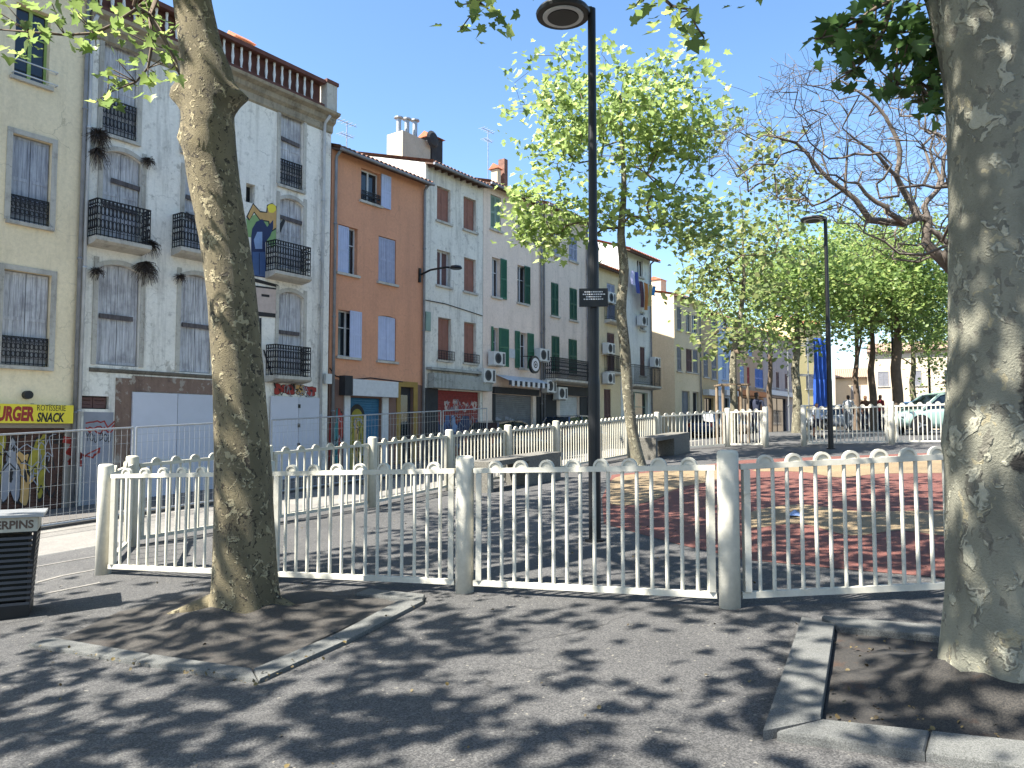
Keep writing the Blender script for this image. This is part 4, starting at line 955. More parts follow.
mb = MB(); mb.box(-.02, -.002, 2.0, 3.0, 2.5, 2.9) ; obj('street_name_plate', mb, M['p_navy'], I1.t)
fr = MB(); fr.box(.02, I1.w-.02, -.012, .0, .0, I1.h-.1)
chimney(I1, 657, 281, 298, 1.1, 7.5, W_I, dep=1.2)
Ys = [('yellow_house', 'narrow yellow house with dark shutters and thin balconies', 701.2, 719, (710, 313), W_Y, [((703.5,708,352,377),M['grey_sh']),((711.5,716.5,354,379),M['grey_sh']),((711,716,318,332),M['grey_sh'])]),
      ('blue_house', 'narrow pale blue house with blue shutters', 719.2, 734, (724, 318), W_L, [((722,726,354,380),M['palebluesh']),((728.5,732,356,381),M['bluesh']),((723,727,325,340),M['palebluesh'])]),
      ('tan_house', 'tan house with bright blue shutters over an orange shop front', 734.2, 764, (750, 328), W_O, [((740,744,366,386),M['palebluesh']),((747,749.5,367,386),M['p_red']),((755,763,369,388),M['bluesh']),((748,752,345,356),M['palebluesh'])]),
      ('rosy_house', 'rosy grey house with tall brown shutters at the far end', 764.2, 797, (775, 336), W_P, [((769,772,371,387),M['rust_dark']),((776,779,372,388),M['rust_dark']),((785,788,374,389),M['rust_dark']),((770,773,350,360),M['rust_dark'])])]
for nm, lb, x0, x1, yt, wm, sp in Ys:
    h = House(nm, lb, x0, x1, yt, wm, group='houses beyond the side street')
    plain_windows(h, sp, M['grey_sh'], y=.06); 
    q = h.rect(x0+(x1-x0)*.2, x0+(x1-x0)*.7, 398, 430); h.window([q[0], q[1], .2, q[3]], 'glass', frame=M['slate'], sill=False)
    mb = MB(); mb.box(.3, h.w-.3, -.5, -.02, q[3]+.15, q[3]+.55); obj('shop_fascia', mb, M['frame_white'] if nm != 'tan_house' else flat('orange_fascia', '#a8642f', .7), h.t)
    h.build_wall(1.2); h.tiled_roof(M['terracotta'], 1.2, gutter=False)
# --- end of the square: yellow house with blue netting, low cream buildings far behind
def simple_house(name, label, x, y, rot, w_, d, h, wall, roofm, cols, rows, wm, group=None, ridge=1.2, ww=1.0, wh=1.5, z=None):
    z = float(G(x, y)) if z is None else z
    t = thing(name, label, 'building', (x, y, z-.1), rot, group); s = House.__new__(House)
    s.v = 0; s.u0 = 0; s.w = w_; s.h = h; s.t = t; s.depth = d; s.wall = wall; s.holes = []; s.rows = {}; s.zb = z
    for i in range(cols):
        for j in range(rows):
            cx = w_*(i+.5)/cols; cz = 1.2+j*(h-1.0)/rows
            s.window([cx-ww/2, cx+ww/2, cz, cz+wh], 'closed' if (i+j) % 3 else 'glass', wm, y=.08)
    s.build_wall(ridge); s.tiled_roof(roofm, ridge, gutter=False); return s
p = at(798, 400, 79)
simple_house('yellow_house', 'bright yellow house half covered by blue netting at the end of the square', p[0], p[1], R(14), 3.0, 8, 11.5, plaster('bright_yellow_render','#d3c28a','#a39468',.2), M['terracotta'], 1, 3, M['grey_sh'])
W_FAR = plaster('far_cream_render', '#c9b9a2', '#a29581', .25)
for i, (px, Y, w_, h, lb) in enumerate([(836,84,16,6.2,'low cream house with a pale roof far behind the square, left of the far trunks'),(868,80,15,8.6,'wide cream building with rows of windows behind the far trunks'),(926,88,22,8.0,'long cream building far behind the pale green car')]):
    p = at(px, 400, Y); simple_house('cream_building', lb, p[0], p[1], R(-22-4*i), w_, 9, h, W_FAR, M['roof_far'], 4+i, 2, M['grey_sh'], 'far cream buildings')
# blue netted scaffold
p = at(821, 430, 50); zz = float(G(p[0], p[1])); sc_ = thing('scaffold', 'scaffold wrapped in bright blue netting at the end of the houses', 'scaffold', (p[0], p[1], zz), R(20))
mb = MB(); n = 10
for k in range(n):
    for j in range(6):
        f = lambda a_, b_: (-.5+1.15*a_/n, .08*math.sin(a_*2.1+b_), .9+5.4*b_/6)
        mb.add([f(k,j), f(k+1,j), f(k+1,j+1), f(k,j+1)], [(0,1,2,3)])
obj('netting', mb, flat('blue_netting', '#1f4ea8', .7, 0, .2, 2), sc_, smooth=True)
mb = MB()
for x_ in (-1.6,-.8,.05,.9):
    for y_ in (.15,1.1): mb.tube([(x_,y_,0),(x_,y_,6.4)], .04, 6)
for z_ in (1.9,3.9,5.9):
    for y_ in (.15,1.1): mb.tube([(-1.7,y_,z_),(1.0,y_,z_)], .035, 6)
obj('poles', mb, M['galv'], sc_)

# ---------------------------------------------------------------- trees
def make_leaf_mesh(name, P, sizes, mats, parent, shape='plane', seed=0, droop=.3):
    r = np.random.RandomState(seed); n = len(P)
    if shape == 'plane':
        half = np.array([(0,0),(.3,-.12),(.55,.05),(.38,.2),(.62,.45),(.3,.48),(.22,.62),(0,1.0)])
        tpl = np.vstack([np.c_[half, np.abs(half[:,0])*-.25], np.c_[-half[1:-1,0], half[1:-1,1], np.abs(half[1:-1,0])*-.25]])
        fs = [list(range(8)), [0, 7]+[13-k for k in range(6)]]
    else:
        tpl = np.array([(0,0,0),(.42,.3,-.1),(.34,.7,-.12),(0,1.0,0),(-.34,.7,-.12),(-.42,.3,-.1)]); fs = [[0,1,2,3],[0,3,4,5]]
    a = r.rand(n)*2*math.pi; tilt = np.clip(r.normal(droop, .55, n), -1.4, 1.5); roll = r.normal(0, .5, n)
    ca, sa = np.cos(a), np.sin(a); ct, st = np.cos(tilt), np.sin(tilt); cr, sr = np.cos(roll), np.sin(roll)
    Y = np.stack([ca*ct, sa*ct, -st], 1); X0 = np.stack([-sa, ca, 0*sa], 1); Z0 = np.cross(X0, Y)
    X = X0*cr[:,None]+Z0*sr[:,None]; Z = np.cross(X, Y)
    V = P[:,None,:]+sizes[:,None,None]*(tpl[None,:,0:1]*X[:,None,:]+(tpl[None,:,1:2])*Y[:,None,:]+tpl[None,:,2:3]*Z[:,None,:])
    k = len(tpl); V = V.reshape(-1, 3); me = bpy.data.meshes.new(name)
    loops = []; 
    fa = [np.array(f) for f in fs]; base = np.arange(n)*k
    lt = np.concatenate([np.concatenate([b+f for f in fa]) for b in base]) if n < 1 else np.hstack([base[:,None]+f[None,:] for f in fa]).reshape(-1)
    tot = np.tile(np.array([len(f) for f in fa]), n); st_ = np.concatenate([[0], np.cumsum(tot)[:-1]])
    me.vertices.add(len(V)); me.vertices.foreach_set('co', V.astype(np.float32).ravel())
    me.loops.add(len(lt)); me.loops.foreach_set('vertex_index', lt.astype(np.int32))
    me.polygons.add(len(tot)); me.polygons.foreach_set('loop_start', st_.astype(np.int32)); me.polygons.foreach_set('loop_total', tot.astype(np.int32))
    me.update(calc_edges=True); me.validate()
    return link_mesh(name, me, mats, parent)
class Skel:
    def __init__(s): s.p = []; s.par = []; s.fixed = {}
    def add(s, p, par): s.p.append(np.array(p, float)); s.par.append(par); return len(s.p)-1
    def chain(s, pts, par=-1, radii=None):
        ids = []
        for i, p in enumerate(pts):
            par = s.add(p, par); ids.append(par)
            if radii is not None: s.fixed[par] = radii[i]
        return ids
    def reach(s, targets, rs, step=.5, jit=.12, start=None, lift=.25, bias=.35, allowed=None):
        """connect every target to the nearest node so far with a bent, jittered twig"""
        root = s.p[start if start is not None else 0]
        order = sorted(range(len(targets)), key=lambda i: np.linalg.norm(targets[i]-root)); ends = []
        for i in order:
            T = targets[i]; P = np.array(s.p); d = np.linalg.norm(P-T, axis=1)+bias*np.linalg.norm(P-root, axis=1)*.3
            if allowed: 
                msk = np.full(len(P), 1e3); msk[allowed] = 0; msk[allowed[-1]+1:] = 0; d = d+msk
            d[P[:,2] > T[2]+1.2] += 2.0
            j = int(np.argmin(d)); a = s.p[j]; L = np.linalg.norm(T-a); n = max(1, int(L/step)); cur = j
            mid = (a+T)/2+np.array((0,0,-lift*.3*L))
            for k in range(1, n+1):
                f = k/n; q = a*(1-f)**2+2*mid*f*(1-f)+T*f*f
                if k < n: q = q+rs.normal(0, jit*min(1, L), 3)
                cur = s.add(q, cur)
            ends.append(cur)
        return ends
    def mesh(s, tip=.006, power=2.4, n=6, maxr=None, skip_fixed=False):
        N_ = len(s.p); r = np.full(N_, tip**power)
        ch = [[] for _ in range(N_)]
        for i in range(N_): 
            if s.par[i] >= 0: ch[s.par[i]].append(i)
        acc = np.zeros(N_)
        for i in range(N_-1, -1, -1):
            acc[i] = max(acc[i], tip**power)
            if s.par[i] >= 0: acc[s.par[i]] += acc[i]
        rad = acc**(1/power)
        for i, v in s.fixed.items(): rad[i] = v
        if maxr:
            for i in range(N_):
                if i not in s.fixed: rad[i] = min(rad[i], maxr)
        mb = MB(); done = set()
        for i in range(N_):       # strands: follow the thickest child
            if s.par[i] >= 0 and i not in done:
                strand = [s.par[i], i]; done.add(i); c = i
                while ch[c]:
                    nx = max(ch[c], key=lambda q: rad[q])
                    if nx in done: break
                    strand.append(nx); done.add(nx); c = nx
                rr = [min(rad[q], rad[strand[1]]*1.1) if k == 0 and s.par[strand[0]] >= 0 else rad[q] for k, q in enumerate(strand)]
                nn = n if rr[0] > .03 else (4 if rr[0] > .012 else 3)
                mb.tube([s.p[q] for q in strand], rr, nn, cap=True)
        return mb
def trunk_mesh(path, radii, seed=0, burls=(), n=40, flare=0, rough=.05, sub=5):
    """bumpy trunk: path points, radii; burls (t, angle, size, width)"""
    P = np.array(path, float); K = (len(P)-1)*sub+1; t = np.linspace(0, len(P)-1, K); pts = []
    for q in t:
        i = min(int(q), len(P)-2); f = q-i; p0 = P[max(i-1,0)]; p1 = P[i]; p2 = P[i+1]; p3 = P[min(i+2, len(P)-1)]
        pts.append(.5*((2*p1)+(-p0+p2)*f+(2*p0-5*p1+4*p2-p3)*f*f+(-p0+3*p1-3*p2+p3)*f**3))
    rad = np.interp(t, range(len(P)), radii); r = np.random.RandomState(seed); ph = r.rand(12)*6.28
    mb = MB()
    for i, p in enumerate(pts):
        z = p[2]
        for k in range(n):
            a = 2*math.pi*k/n; R_ = rad[i]*(1+rough*(math.sin(2*a+ph[0]+z*.8)+.6*math.sin(3*a+ph[1]-z*1.3)+.4*math.sin(5*a+ph[2]+z*3.1)+.3*math.sin(8*a+ph[3]+z*5)*math.sin(z*4+ph[4])))
            if flare and i < sub*1.6:
                q = 1-i/(sub*1.6); R_ *= 1+flare*q*q*(.5+.5*math.cos(5*a+ph[5]))+flare*.5*q*q
            for (bt, ba, bs, bw) in burls:
                da = (a-ba+math.pi) % (2*math.pi)-math.pi; dz = (z-bt)/bw; e = math.exp(-(da/.5)**2-dz*dz); R_ += bs*e
            mb.v.append((p[0]+R_*math.cos(a), p[1]+R_*math.sin(a), z))
    for i in range(len(pts)-1):
        for k in range(n): mb.f.append((i*n+k, i*n+(k+1)%n, (i+1)*n+(k+1)%n, (i+1)*n+k)); mb.m.append(0)
    mb.f.append(tuple((len(pts)-1)*n+k for k in range(n))); mb.m.append(0)
    return mb
def ellipsoid_pts(rs, n, c, rad, inner=.35, gaps=None):
    out = []
    while len(out) < n:
        d = rs.normal(0, 1, 3); d /= np.linalg.norm(d); q = (inner+(1-inner)*rs.rand()**.6)*(1+.15*math.sin(3*math.atan2(d[1], d[0])+c[0])+.12*math.sin(5*d[2]+c[1]))
        p = np.array(c)+d*np.array(rad)*q
        if gaps is None or gaps(p): out.append(p)
    return out
LEAF_NEAR = leafmat('plane_leaf', '#4c5f2b', '#6d803b', .5, '#8f9a4a')
LEAF_LIGHT = leafmat('spring_leaf', '#5a6e36', '#889950', .48, '#a3ac68')
LEAF_MID = leafmat('green_leaf', '#4f6634', '#788c47', .46, '#919a56')
LEAF_PALE = leafmat('pale_seed_leaf', '#56653a', '#7b8850', .4, '#8d8a5c')
BARK1 = barkmat('left_plane_bark', '#7f7458', '#ab9f7e', '#3f3729', '#94866a', 2.3, .035)
BARK2 = barkmat('right_plane_bark', '#8b8978', '#a3a08d', '#6a675b', '#948c72', 1.7, .02, scar=[((.04,-.31,1.68),(.11,.26)),((-.06,-.3,1.25),(.06,.08))])
BARK3 = barkmat('young_plane_bark', '#78735f', '#9c967f', '#4f473a', '#80745a', 2.0, .0)
TWIG = flat('twig_bark', '#5a4c3e', .9, 0, .3, 5); TWIGP = flat('purple_grey_bark', '#5f564d', .9, 0, .25, 5)

def visible_px(p):
    x, y, z = p; z -= CAMH; c, s_ = math.cos(PITCH), math.sin(PITCH); d = y*c+z*s_; 
    if d < .1: return (9999, 9999)
    return (CX+F*x/d, CY-F*(-y*s_+z*c)/d)
def near_crown(root, tree_loc, skel, start, center, rad, nclust, nleaf, seed, hang, leafm, size=.19, spread=.3, hsize=.085, under=None):
    rs = np.random.RandomState(seed); o = np.array(tree_loc)
    # the crown begins above this slanted underside; only the hanging twigs listed come lower
    ok = lambda p: p[2] > .625*p[1]+2.35 and p[2] > 4.6 and not (lambda t: math.hypot(p[0]+3.3+.909*t, p[1]-5.9+.416*t) < 1.25)((p[2]-5.2)/1.33)  # last test cuts a gap along the sun's path to light the hanging leaves
    T = ellipsoid_pts(rs, nclust, center, rad, .25, ok)
    if under: T += ellipsoid_pts(rs, under[2], under[0], under[1], .2, ok)
    T = [p-o for p in T]; ends = skel.reach(T, rs, .6, .1, start)
    LP = []; 
    for e in ends:
        c = skel.p[e]; m = rs.poisson(nleaf); LP.append(c+rs.normal(0, spread, (m, 3))*np.array((1,1,.6)))
    LP = np.vstack(LP); W_ = LP+o; keep = (W_[:,2] > .60*W_[:,1]+2.1) | (W_[:,1] < 1.0); LP = LP[keep]
    HL = []
    for path, Y, cl in hang:
        pts_ = [np.array(at(px, py, Y+dy))-o for px, py, dy in path]
        P = np.array(skel.p); j = int(np.argmin(np.linalg.norm(P[start:]-pts_[0], axis=1)))+start
        ids = skel.chain(pts_, j, list(np.linspace(.02, .006, len(pts_))))
        for (px, py, n_, sp) in cl:
            for q in range(int(n_*1.2)):
                dx, dy_ = rs.normal(0, sp*1.8, 2); dd = rs.normal(0, .18)
                w_ = np.array(at(px+dx, py+dy_, Y+dd))-o; HL.append(w_)
                P2 = pts_; jj = min(ids, key=lambda i: np.linalg.norm(skel.p[i]-w_))
                if rs.rand() < .5 and np.linalg.norm(skel.p[jj]-w_) < .25: skel.add(w_, jj)
    if HL: LP = np.vstack([LP, np.array(HL)])
    sz = size*rs.uniform(.7, 1.25, len(LP))
    if HL: sz[-len(HL):] = hsize*rs.uniform(.7, 1.25, len(HL))
    make_leaf_mesh('crown', LP, sz, leafm, root, 'plane', seed)
    return skel

# left near plane tree
def pxpath(L_, Y, o): return [tuple(np.array(at(x, y, Y))-np.array(o)) for x, y in L_]
o = TL; Yt = TL[1]
edges = [(207,281,613),(212,280,600),(215,277,560),(215,272,480),(214,264,385),(208,256,300),(200,247,240),(189,238,180),(184,234,130),(184,230,90),(181,222,50),(174,211,0),(166,203,-60),(160,195,-130)]
path = [tuple(np.array(at((a+b)/2, y, Yt))-np.array(o)) for a, b, y in edges]; path[0] = (path[0][0], 0, -.12)
rad = [(b-a)/2/F*Yt for a, b, y in edges]
zz = lambda y: at(0, y, Yt)[2]-o[2]
root = thing('plane_tree', 'near left plane tree with a dark mottled leaning trunk and burls', 'tree', o, 0, 'plane trees on the square')
tb = trunk_mesh(path, rad, 3, burls=[(zz(95), math.pi, .13, .11),(zz(98), 0.0, .15, .085),(zz(75), -.1, .06, .2),(zz(140), math.pi, .06, .09),(zz(150), -1.9, .045, .05),(zz(200), -.6, .03, .12),(zz(125), -1.3, .03, .05),(zz(225), 2.7, .03, .1)], flare=.12, rough=.035)
obj('trunk', tb, BARK1, root, smooth=True)
for (ang, l) in ((-3.0, .55), (-.2, .55)):
    mb = MB(); K = 5; q = [(math.cos(ang)*(.2+l*k/K), math.sin(ang)*(.2+l*k/K), .1-.16*k/K) for k in range(K+1)]; mb.tube(q, [.1,.085,.07,.055,.04,.02], 8); obj('root', mb, BARK1, root, smooth=True)
sk_ = Skel(); ids = sk_.chain([path[-2], path[-1], tuple(np.array(path[-1])+np.array((-.2,0,1.0))), tuple(np.array(path[-1])+np.array((-.3,.1,2.2)))], -1, [rad[-2]*.8, rad[-1], rad[-1]*.9, .12])
hangL = [([(150,-60,0),(160,-10,0),(135,10,0),(110,26,.1),(95,33,.1),(65,35,.1),(30,32,.1),(-20,28,.1)], 5.9, [(85,22,9,8),(100,27,8,6),(62,12,6,8),(40,10,9,8),(15,8,10,7),(30,42,7,7),(18,36,5,6),(20,52,4,4),(8,22,4,6),(50,-2,10,10),(90,3,8,8)]),
         ([(160,-10,0),(150,15,0),(152,45,0),(148,68,0),(136,82,0),(108,93,0)], 5.9, [(147,18,7,6),(153,16,6,5),(150,5,6,7),(154,50,5,6),(160,56,4,5),(130,62,4,5),(142,75,6,6),(146,88,5,4),(112,80,5,5),(107,90,6,4),(109,100,5,3),(120,42,4,5),(140,40,4,6)]),
         ([(150,15,0),(165,40,0),(176,62,0),(180,76,0)], 5.9, [(170,55,4,5),(178,76,4,3),(168,30,6,6)]),
         ([(150,-60,0),(330,-60,0),(440,-30,0),(480,2,0),(492,12,0)], 5.2, [(487,10,10,7),(478,18,6,5),(495,22,5,4),(470,-2,6,7),(525,-4,5,5),(605,-6,4,5)]),
         ([(440,-50,0),(600,-50,0),(650,-14,0),(672,6,0),(692,10,0),(695,24,0),(704,38,0)], 4.9, [(650,2,8,8),(668,8,7,6),(682,18,5,5),(690,2,4,5),(696,40,3,4),(698,30,2,3),(660,14,4,6),(755,-2,3,4),(742,-4,3,4),(630,-4,4,5)])]
near_crown(root, o, sk_, ids[1], (-2.8, 6.9, 9.2), (5.6, 5.4, 3.2), 340, 13, 21, hangL, LEAF_NEAR, under=((-4.9,10.3,10.8),(4.4,3.6,1.8),150))  # under: unseen leaf clumps above the frame, added to shade the playground
obj('branch', sk_.mesh(.005, 2.3, 7, .13), TWIG, root, smooth=True)

# right near plane tree
o = TR; Yt = TR[1]
eR = [(935,1075,708),(940,1068,690),(946,1064,668),(949,1061,640),(953,1060,590),(952,1060,500),(950,1060,430),(954,1060,350),(955,1060,200),(952,1056,100),(944,1052,40),(936,1050,0),(925,1046,-60)]
path = [tuple(np.array(at((a+b)/2, y, Yt))-np.array(o)) for a, b, y in eR]; path[0] = (path[0][0], 0, -.15); rad = [(b-a)/2/F*Yt for a, b, y in eR]
zz = lambda y: at(0, y, Yt)[2]-o[2]
root = thing('plane_tree', 'near right plane tree with a thick pale flaking trunk cut by the frame', 'tree', o, 0, 'plane trees on the square')
tb = trunk_mesh(path, rad, 8, burls=[(zz(400), -1.5, .02, .15),(zz(440), 3.0, .02, .08),(zz(250), -2.2, .015, .06)], flare=.1, rough=.02); obj('trunk', tb, BARK2, root, smooth=True)
sk_ = Skel(); ids = sk_.chain([path[-2], path[-1], tuple(np.array(path[-1])+np.array((-.25,.1,1.2))), tuple(np.array(path[-1])+np.array((-.3,.3,2.4)))], -1, [rad[-2]*.8, rad[-1]*.95, rad[-1]*.7, .16])
hangR = [([(930,-60,0),(925,-10,0),(892,0,0),(876,8,0),(858,20,0),(838,30,0),(822,38,0)], 4.7, [(835,36,12,6),(850,32,14,7),(862,22,12,7),(870,32,8,6),(880,30,6,5),(866,44,8,5),(888,12,6,6),(858,12,4,5),(820,40,4,3),(856,54,4,4)]),
         ([(892,0,0),(884,30,0),(870,55,0),(856,68,0)], 4.7, [(840,60,5,4),(848,70,7,4),(842,72,4,3),(868,48,4,4)]),
         ([(925,-10,0),(935,30,0),(932,60,0),(918,80,0),(895,84,0)], 4.7, [(905,8,14,8),(920,16,14,8),(930,5,14,8),(908,42,12,7),(918,34,10,7),(940,40,10,6),(925,52,12,8),(905,56,8,6),(932,66,10,7),(915,72,10,7),(892,84,6,5),(900,90,8,6),(918,94,12,7),(932,96,10,7),(925,108,6,4),(940,84,8,6),(938,108,5,5)])]
near_crown(root, o, sk_, ids[1], (2.6, 5.2, 8.8), (4.6, 4.4, 2.8), 140, 13, 31, hangR, leafmat('shaded_plane_leaf', '#2a421f', '#3d5a26', .33, '#506c2f'), .18, .3, .092, under=((-1.0,2.3,7.6),(2.8,2.2,1.5),75))  # leaf green darkened to stand for shade; under clumps added to shade the pit
obj('branch', sk_.mesh(.006, 2.3, 7, .12), TWIG, root, smooth=True)

# a third plane tree of the row, left of the frame: its crown shades the foreground
o = (-8.9, 3.4, float(G(-8.9, 3.4)))
root = thing('plane_tree', 'plane tree just outside the left edge whose crown shades the litter bin', 'tree', o, 0, 'plane trees on the square')
obj('trunk', trunk_mesh([(0,0,-.2),(0,0,.4),(.1,0,1.5),(.05,.1,3.0),(.1,.1,4.6)], [.36,.3,.26,.24,.2], 5, flare=.2), BARK1, root, smooth=True)
sk_ = Skel(); ids = sk_.chain([(.05,.1,3.8),(.1,.1,4.6),(.2,.1,6),(.2,0,7.5)], -1, [.22,.2,.16,.1])
near_crown(root, o, sk_, 1, (-7.8, 2.9, 7.4), (4.8, 4.6, 2.6), 185, 12, 51, [], LEAF_NEAR)
obj('branch', sk_.mesh(.006, 2.3, 6, .12), TWIG, root, smooth=True)

def far_tree(label, base, tpath, trad, ells, nleaf, seed, leafm, bark, size=.17, spread=.33, tip=.007, fork=None, flatz=.7, jit=.1, name='plane_tree', group='plane trees on the square', gaps=None, shape='simple', maxr=.1):
    o = np.array(base); root = thing(name, label, 'tree', base, 0, group); rs = np.random.RandomState(seed)
    obj('trunk', trunk_mesh(tpath, trad, seed, n=18, rough=.05, sub=3, flare=.15), bark, root, smooth=True)
    s = Skel(); fk = fork or len(tpath)//2; ids = s.chain(tpath[fk:], -1, [r*.92 for r in trad[fk:]])
    T = []
    for c, r_, n_ in ells: T += [p-o for p in ellipsoid_pts(rs, n_, c, r_, .2, gaps)]
    ends = s.reach(T, rs, .55, jit, 0)
    LP = []
    for e in ends:
        m = rs.poisson(nleaf); LP.append(s.p[e]+rs.normal(0, spread, (m, 3))*np.array((1,1,flatz)))
    LP = np.vstack(LP); make_leaf_mesh('crown', LP, size*rs.uniform(.6, 1.3, len(LP)), leafm, root, shape, seed)
    obj('branch', s.mesh(tip, 2.3, 6, maxr), TWIG if bark is not TWIGP else TWIGP, root, smooth=True)
    return root
# young tree in the middle of the playground
b = onG(638, 466); Yb = b[1]
tp = [tuple(np.array(at(x, y, Yb))-np.array(b)) for x, y in [(639,468),(637,455),(632,430),(628,395),(625,350),(621,310),(624,270),(621,235),(624,190),(622,140),(620,95)]]
tr = [.2,.165,.145,.135,.13,.125,.12,.1,.075,.05,.03]
Q = lambda x, y, d=0: at(x, y, Yb+d)
far_tree('slim young plane tree with sparse pale green crown behind the tall lamp', b, tp, tr,
         [(Q(620,120), (2.55,2.5,2.05), 190), (Q(560,130), (1.5,1.6,1.5), 46), (Q(680,130), (1.35,1.6,1.9), 50), (Q(560,215), (1.7,1.5,.8), 50), (Q(535,205), (1.0,1.0,.6), 14), (Q(668,215), (1.6,1.5,.75), 44), (Q(700,235), (.9,1.0,.5), 12), (Q(655,75), (1.2,1.3,.6), 12), (Q(556,235), (.6,1.0,.7), 12)],
         12, 61, LEAF_LIGHT, BARK3, .16, .25, .006, fork=7, shape='plane')
# staked tree further on
b = onG(733, 443.5); Yb = b[1]; Q = lambda x, y, d=0: at(x, y, Yb+d)
tp = [tuple(np.array(at(x, y, Yb))-np.array(b)) for x, y in [(733,445),(733,430),(734,400),(733,375),(734,350),(740,320),(744,280),(742,230)]]
far_tree('thin pale tree in a wooden stake frame with wispy brownish crown', b, tp, [.16,.13,.12,.12,.1,.08,.06,.03],
         [(Q(745,270), (2.3,2.3,2.6), 90), (Q(705,260), (1.3,1.6,2.2), 40), (Q(775,200), (1.5,2.0,2.3), 50), (Q(765,150), (.8,1.2,1.2), 12), (Q(740,340), (1.5,1.5,.8), 26)], 11, 71, LEAF_PALE, BARK3, .2, .36, .008, fork=4)
st = thing('tree_stake_frame', 'square frame of wooden stakes around the wispy tree', 'tree stakes', b)
for dx, dy in ((-.42,-.4),(.42,-.4),(.42,.4),(-.42,.4)): mb = MB(); mb.tube([(dx,dy,-.1),(dx,dy,1.95)], .055, 8); obj('stake', mb, M['wood_raw'], st)
for z_ in (1.9,):
    for p, q in (((-.5,-.4),(.5,-.4)),((-.5,.4),(.5,.4)),((-.42,-.34),(-.42,.34)),((.42,-.34),(.42,.34))): mb = MB(); mb.obox((*p, z_+.1), (*q, z_+.1), .1, .05); obj('rail', mb, M['wood_raw'], st)
# row of dense plane trees beyond the far fence
specs = [(797,33,120,290,4.2,'dense green plane tree with a pale forked trunk at the end of the houses',.2,81),(857,40,110,285,4.0,'green plane tree with thin dark trunk, left of a pair behind the far fence',.16,82),
         (873,36,110,285,3.8,'green plane tree with a leaning brown trunk behind the far fence',.17,83),(898,34,110,290,4.2,'dense plane tree with thick dark trunk behind the far fence post',.24,84),
         (914,46,70,318,3.6,'plane tree with pale brown trunk left of the green car',.2,85),(952,44,45,345,3.4,'plane tree behind the pale green car at the right end of the row',.2,86), (770,45,60,300,4.0,'bushy plane tree in front of the rosy grey house',.18,87)]
for px, Y, ncl, yc, rr_, lb, tr_, sd in specs:
    p = at(px, 430, Y); b = (p[0], p[1], float(G(p[0], p[1]))); Q = lambda x, y, d=0: at(x, y, Y+d)
    c = Q(px, yc); top = c[2]-b[2]
    tp = [(0,0,-.2),(0,0,.4),(.05,0,1.6),(0,.05,2.8),(.1,0,3.8),(.1,.1,top-.5)]
    far_tree(lb, b, tp, [tr_*1.15,tr_,tr_*.9,tr_*.85,tr_*.7,tr_*.3], [((c[0], c[1], c[2]), (rr_, rr_*.9, 2.7), ncl), ((c[0], c[1], c[2]+1.2), (rr_*.6, rr_*.6, 2.2), ncl//3)], 48, sd, LEAF_MID, BARK3 if px in (797,914) else TWIG, .175, .5, .01, fork=3)

# bare tree: crooked limbs, leafless
Yb = 11.0; bx = at(985, 430, Yb); b = (bx[0], bx[1], float(G(bx[0], bx[1]))); o = np.array(b)
root = thing('bare_tree', 'leafless tree with crooked purplish limbs reaching in from behind the right trunk', 'tree', b, 0)
Z = lambda L_, dy=0: [np.array(at(x, y, Yb+dy))-o for x, y in L_]
tpx = [(985,560),(985,500),(984,420),(982,340),(976,300),(962,278)]
tp = [np.array(at(x, y, Yb))-o for x, y in tpx]; tp[0] = np.array((0,0,-.2)); tp[1] = np.array((0,0,.5))
obj('trunk', trunk_mesh([tuple(q) for q in tp], [.26,.22,.18,.16,.14,.12], 9, n=20, sub=3), TWIGP, root, smooth=True)
s = Skel(); i0 = s.chain(tp[-2:], -1, [.12,.11])
i1 = s.chain(Z([(952,270),(938,256),(926,243),(927,230),(928,219),(918,217)]), i0[-1], [.1,.095,.09,.085,.085,.08])
i2 = s.chain(Z([(905,223),(888,222),(870,220),(863,210),(856,200),(844,190),(831,181),(822,172),(813,161),(805,151),(796,143),(780,138),(764,135)], .0), i1[-1], [.075,.07,.065,.055,.05,.045,.042,.038,.034,.03,.025,.02,.014])
i3 = s.chain(Z([(912,204),(905,193),(900,184),(896,176),(899,164),(900,151),(897,139),(891,127),(885,116),(877,106),(868,98),(856,90),(845,83),(835,78)], .3), i1[-1], [.07,.065,.06,.055,.05,.046,.042,.038,.034,.03,.026,.022,.018,.012])
i4 = s.chain(Z([(945,252),(952,245),(942,240),(938,234),(930,230)], -.2), i1[0], [.07,.06,.055,.05,.045])
i5 = s.chain(Z([(924,206),(928,200),(936,192),(942,185),(952,183)], .2), i1[-2], [.055,.05,.046,.042,.035]); i6 = s.chain(Z([(943,170),(944,156),(951,144),(942,136),(933,132),(920,128)], .2), i5[3], [.04,.036,.032,.028,.024,.016])
i7 = s.chain(Z([(888,212),(887,207),(876,202),(866,194),(858,183),(862,172)], -.4), i2[0], [.05,.046,.042,.036,.03,.02])
i8 = s.chain(Z([(845,188),(846,172),(847,156),(848,142)], 0), i2[5], [.03,.026,.022,.014]); i9 = s.chain(Z([(888,168),(878,155),(868,148),(856,140),(842,128)], -.3), i3[3], [.035,.03,.026,.02,.012]); i10 = s.chain(Z([(940,178),(934,165),(930,150),(938,120),(930,95)], .5), i5[2], [.035,.03,.025,.018,.012])
rs = np.random.RandomState(5); T = []
while len(T) < 900:
    x = rs.uniform(705, 990); y = rs.uniform(35, 262); lim = 60+max(0, (800-x))*.75 ; low = 262 if x > 860 else 175+(x-700)*.35
    if y < lim or y > low: continue
    if rs.rand() < .35 and x < 780: continue
    T.append(np.array(at(x, y, Yb+rs.normal(0, 1.0)))-o)
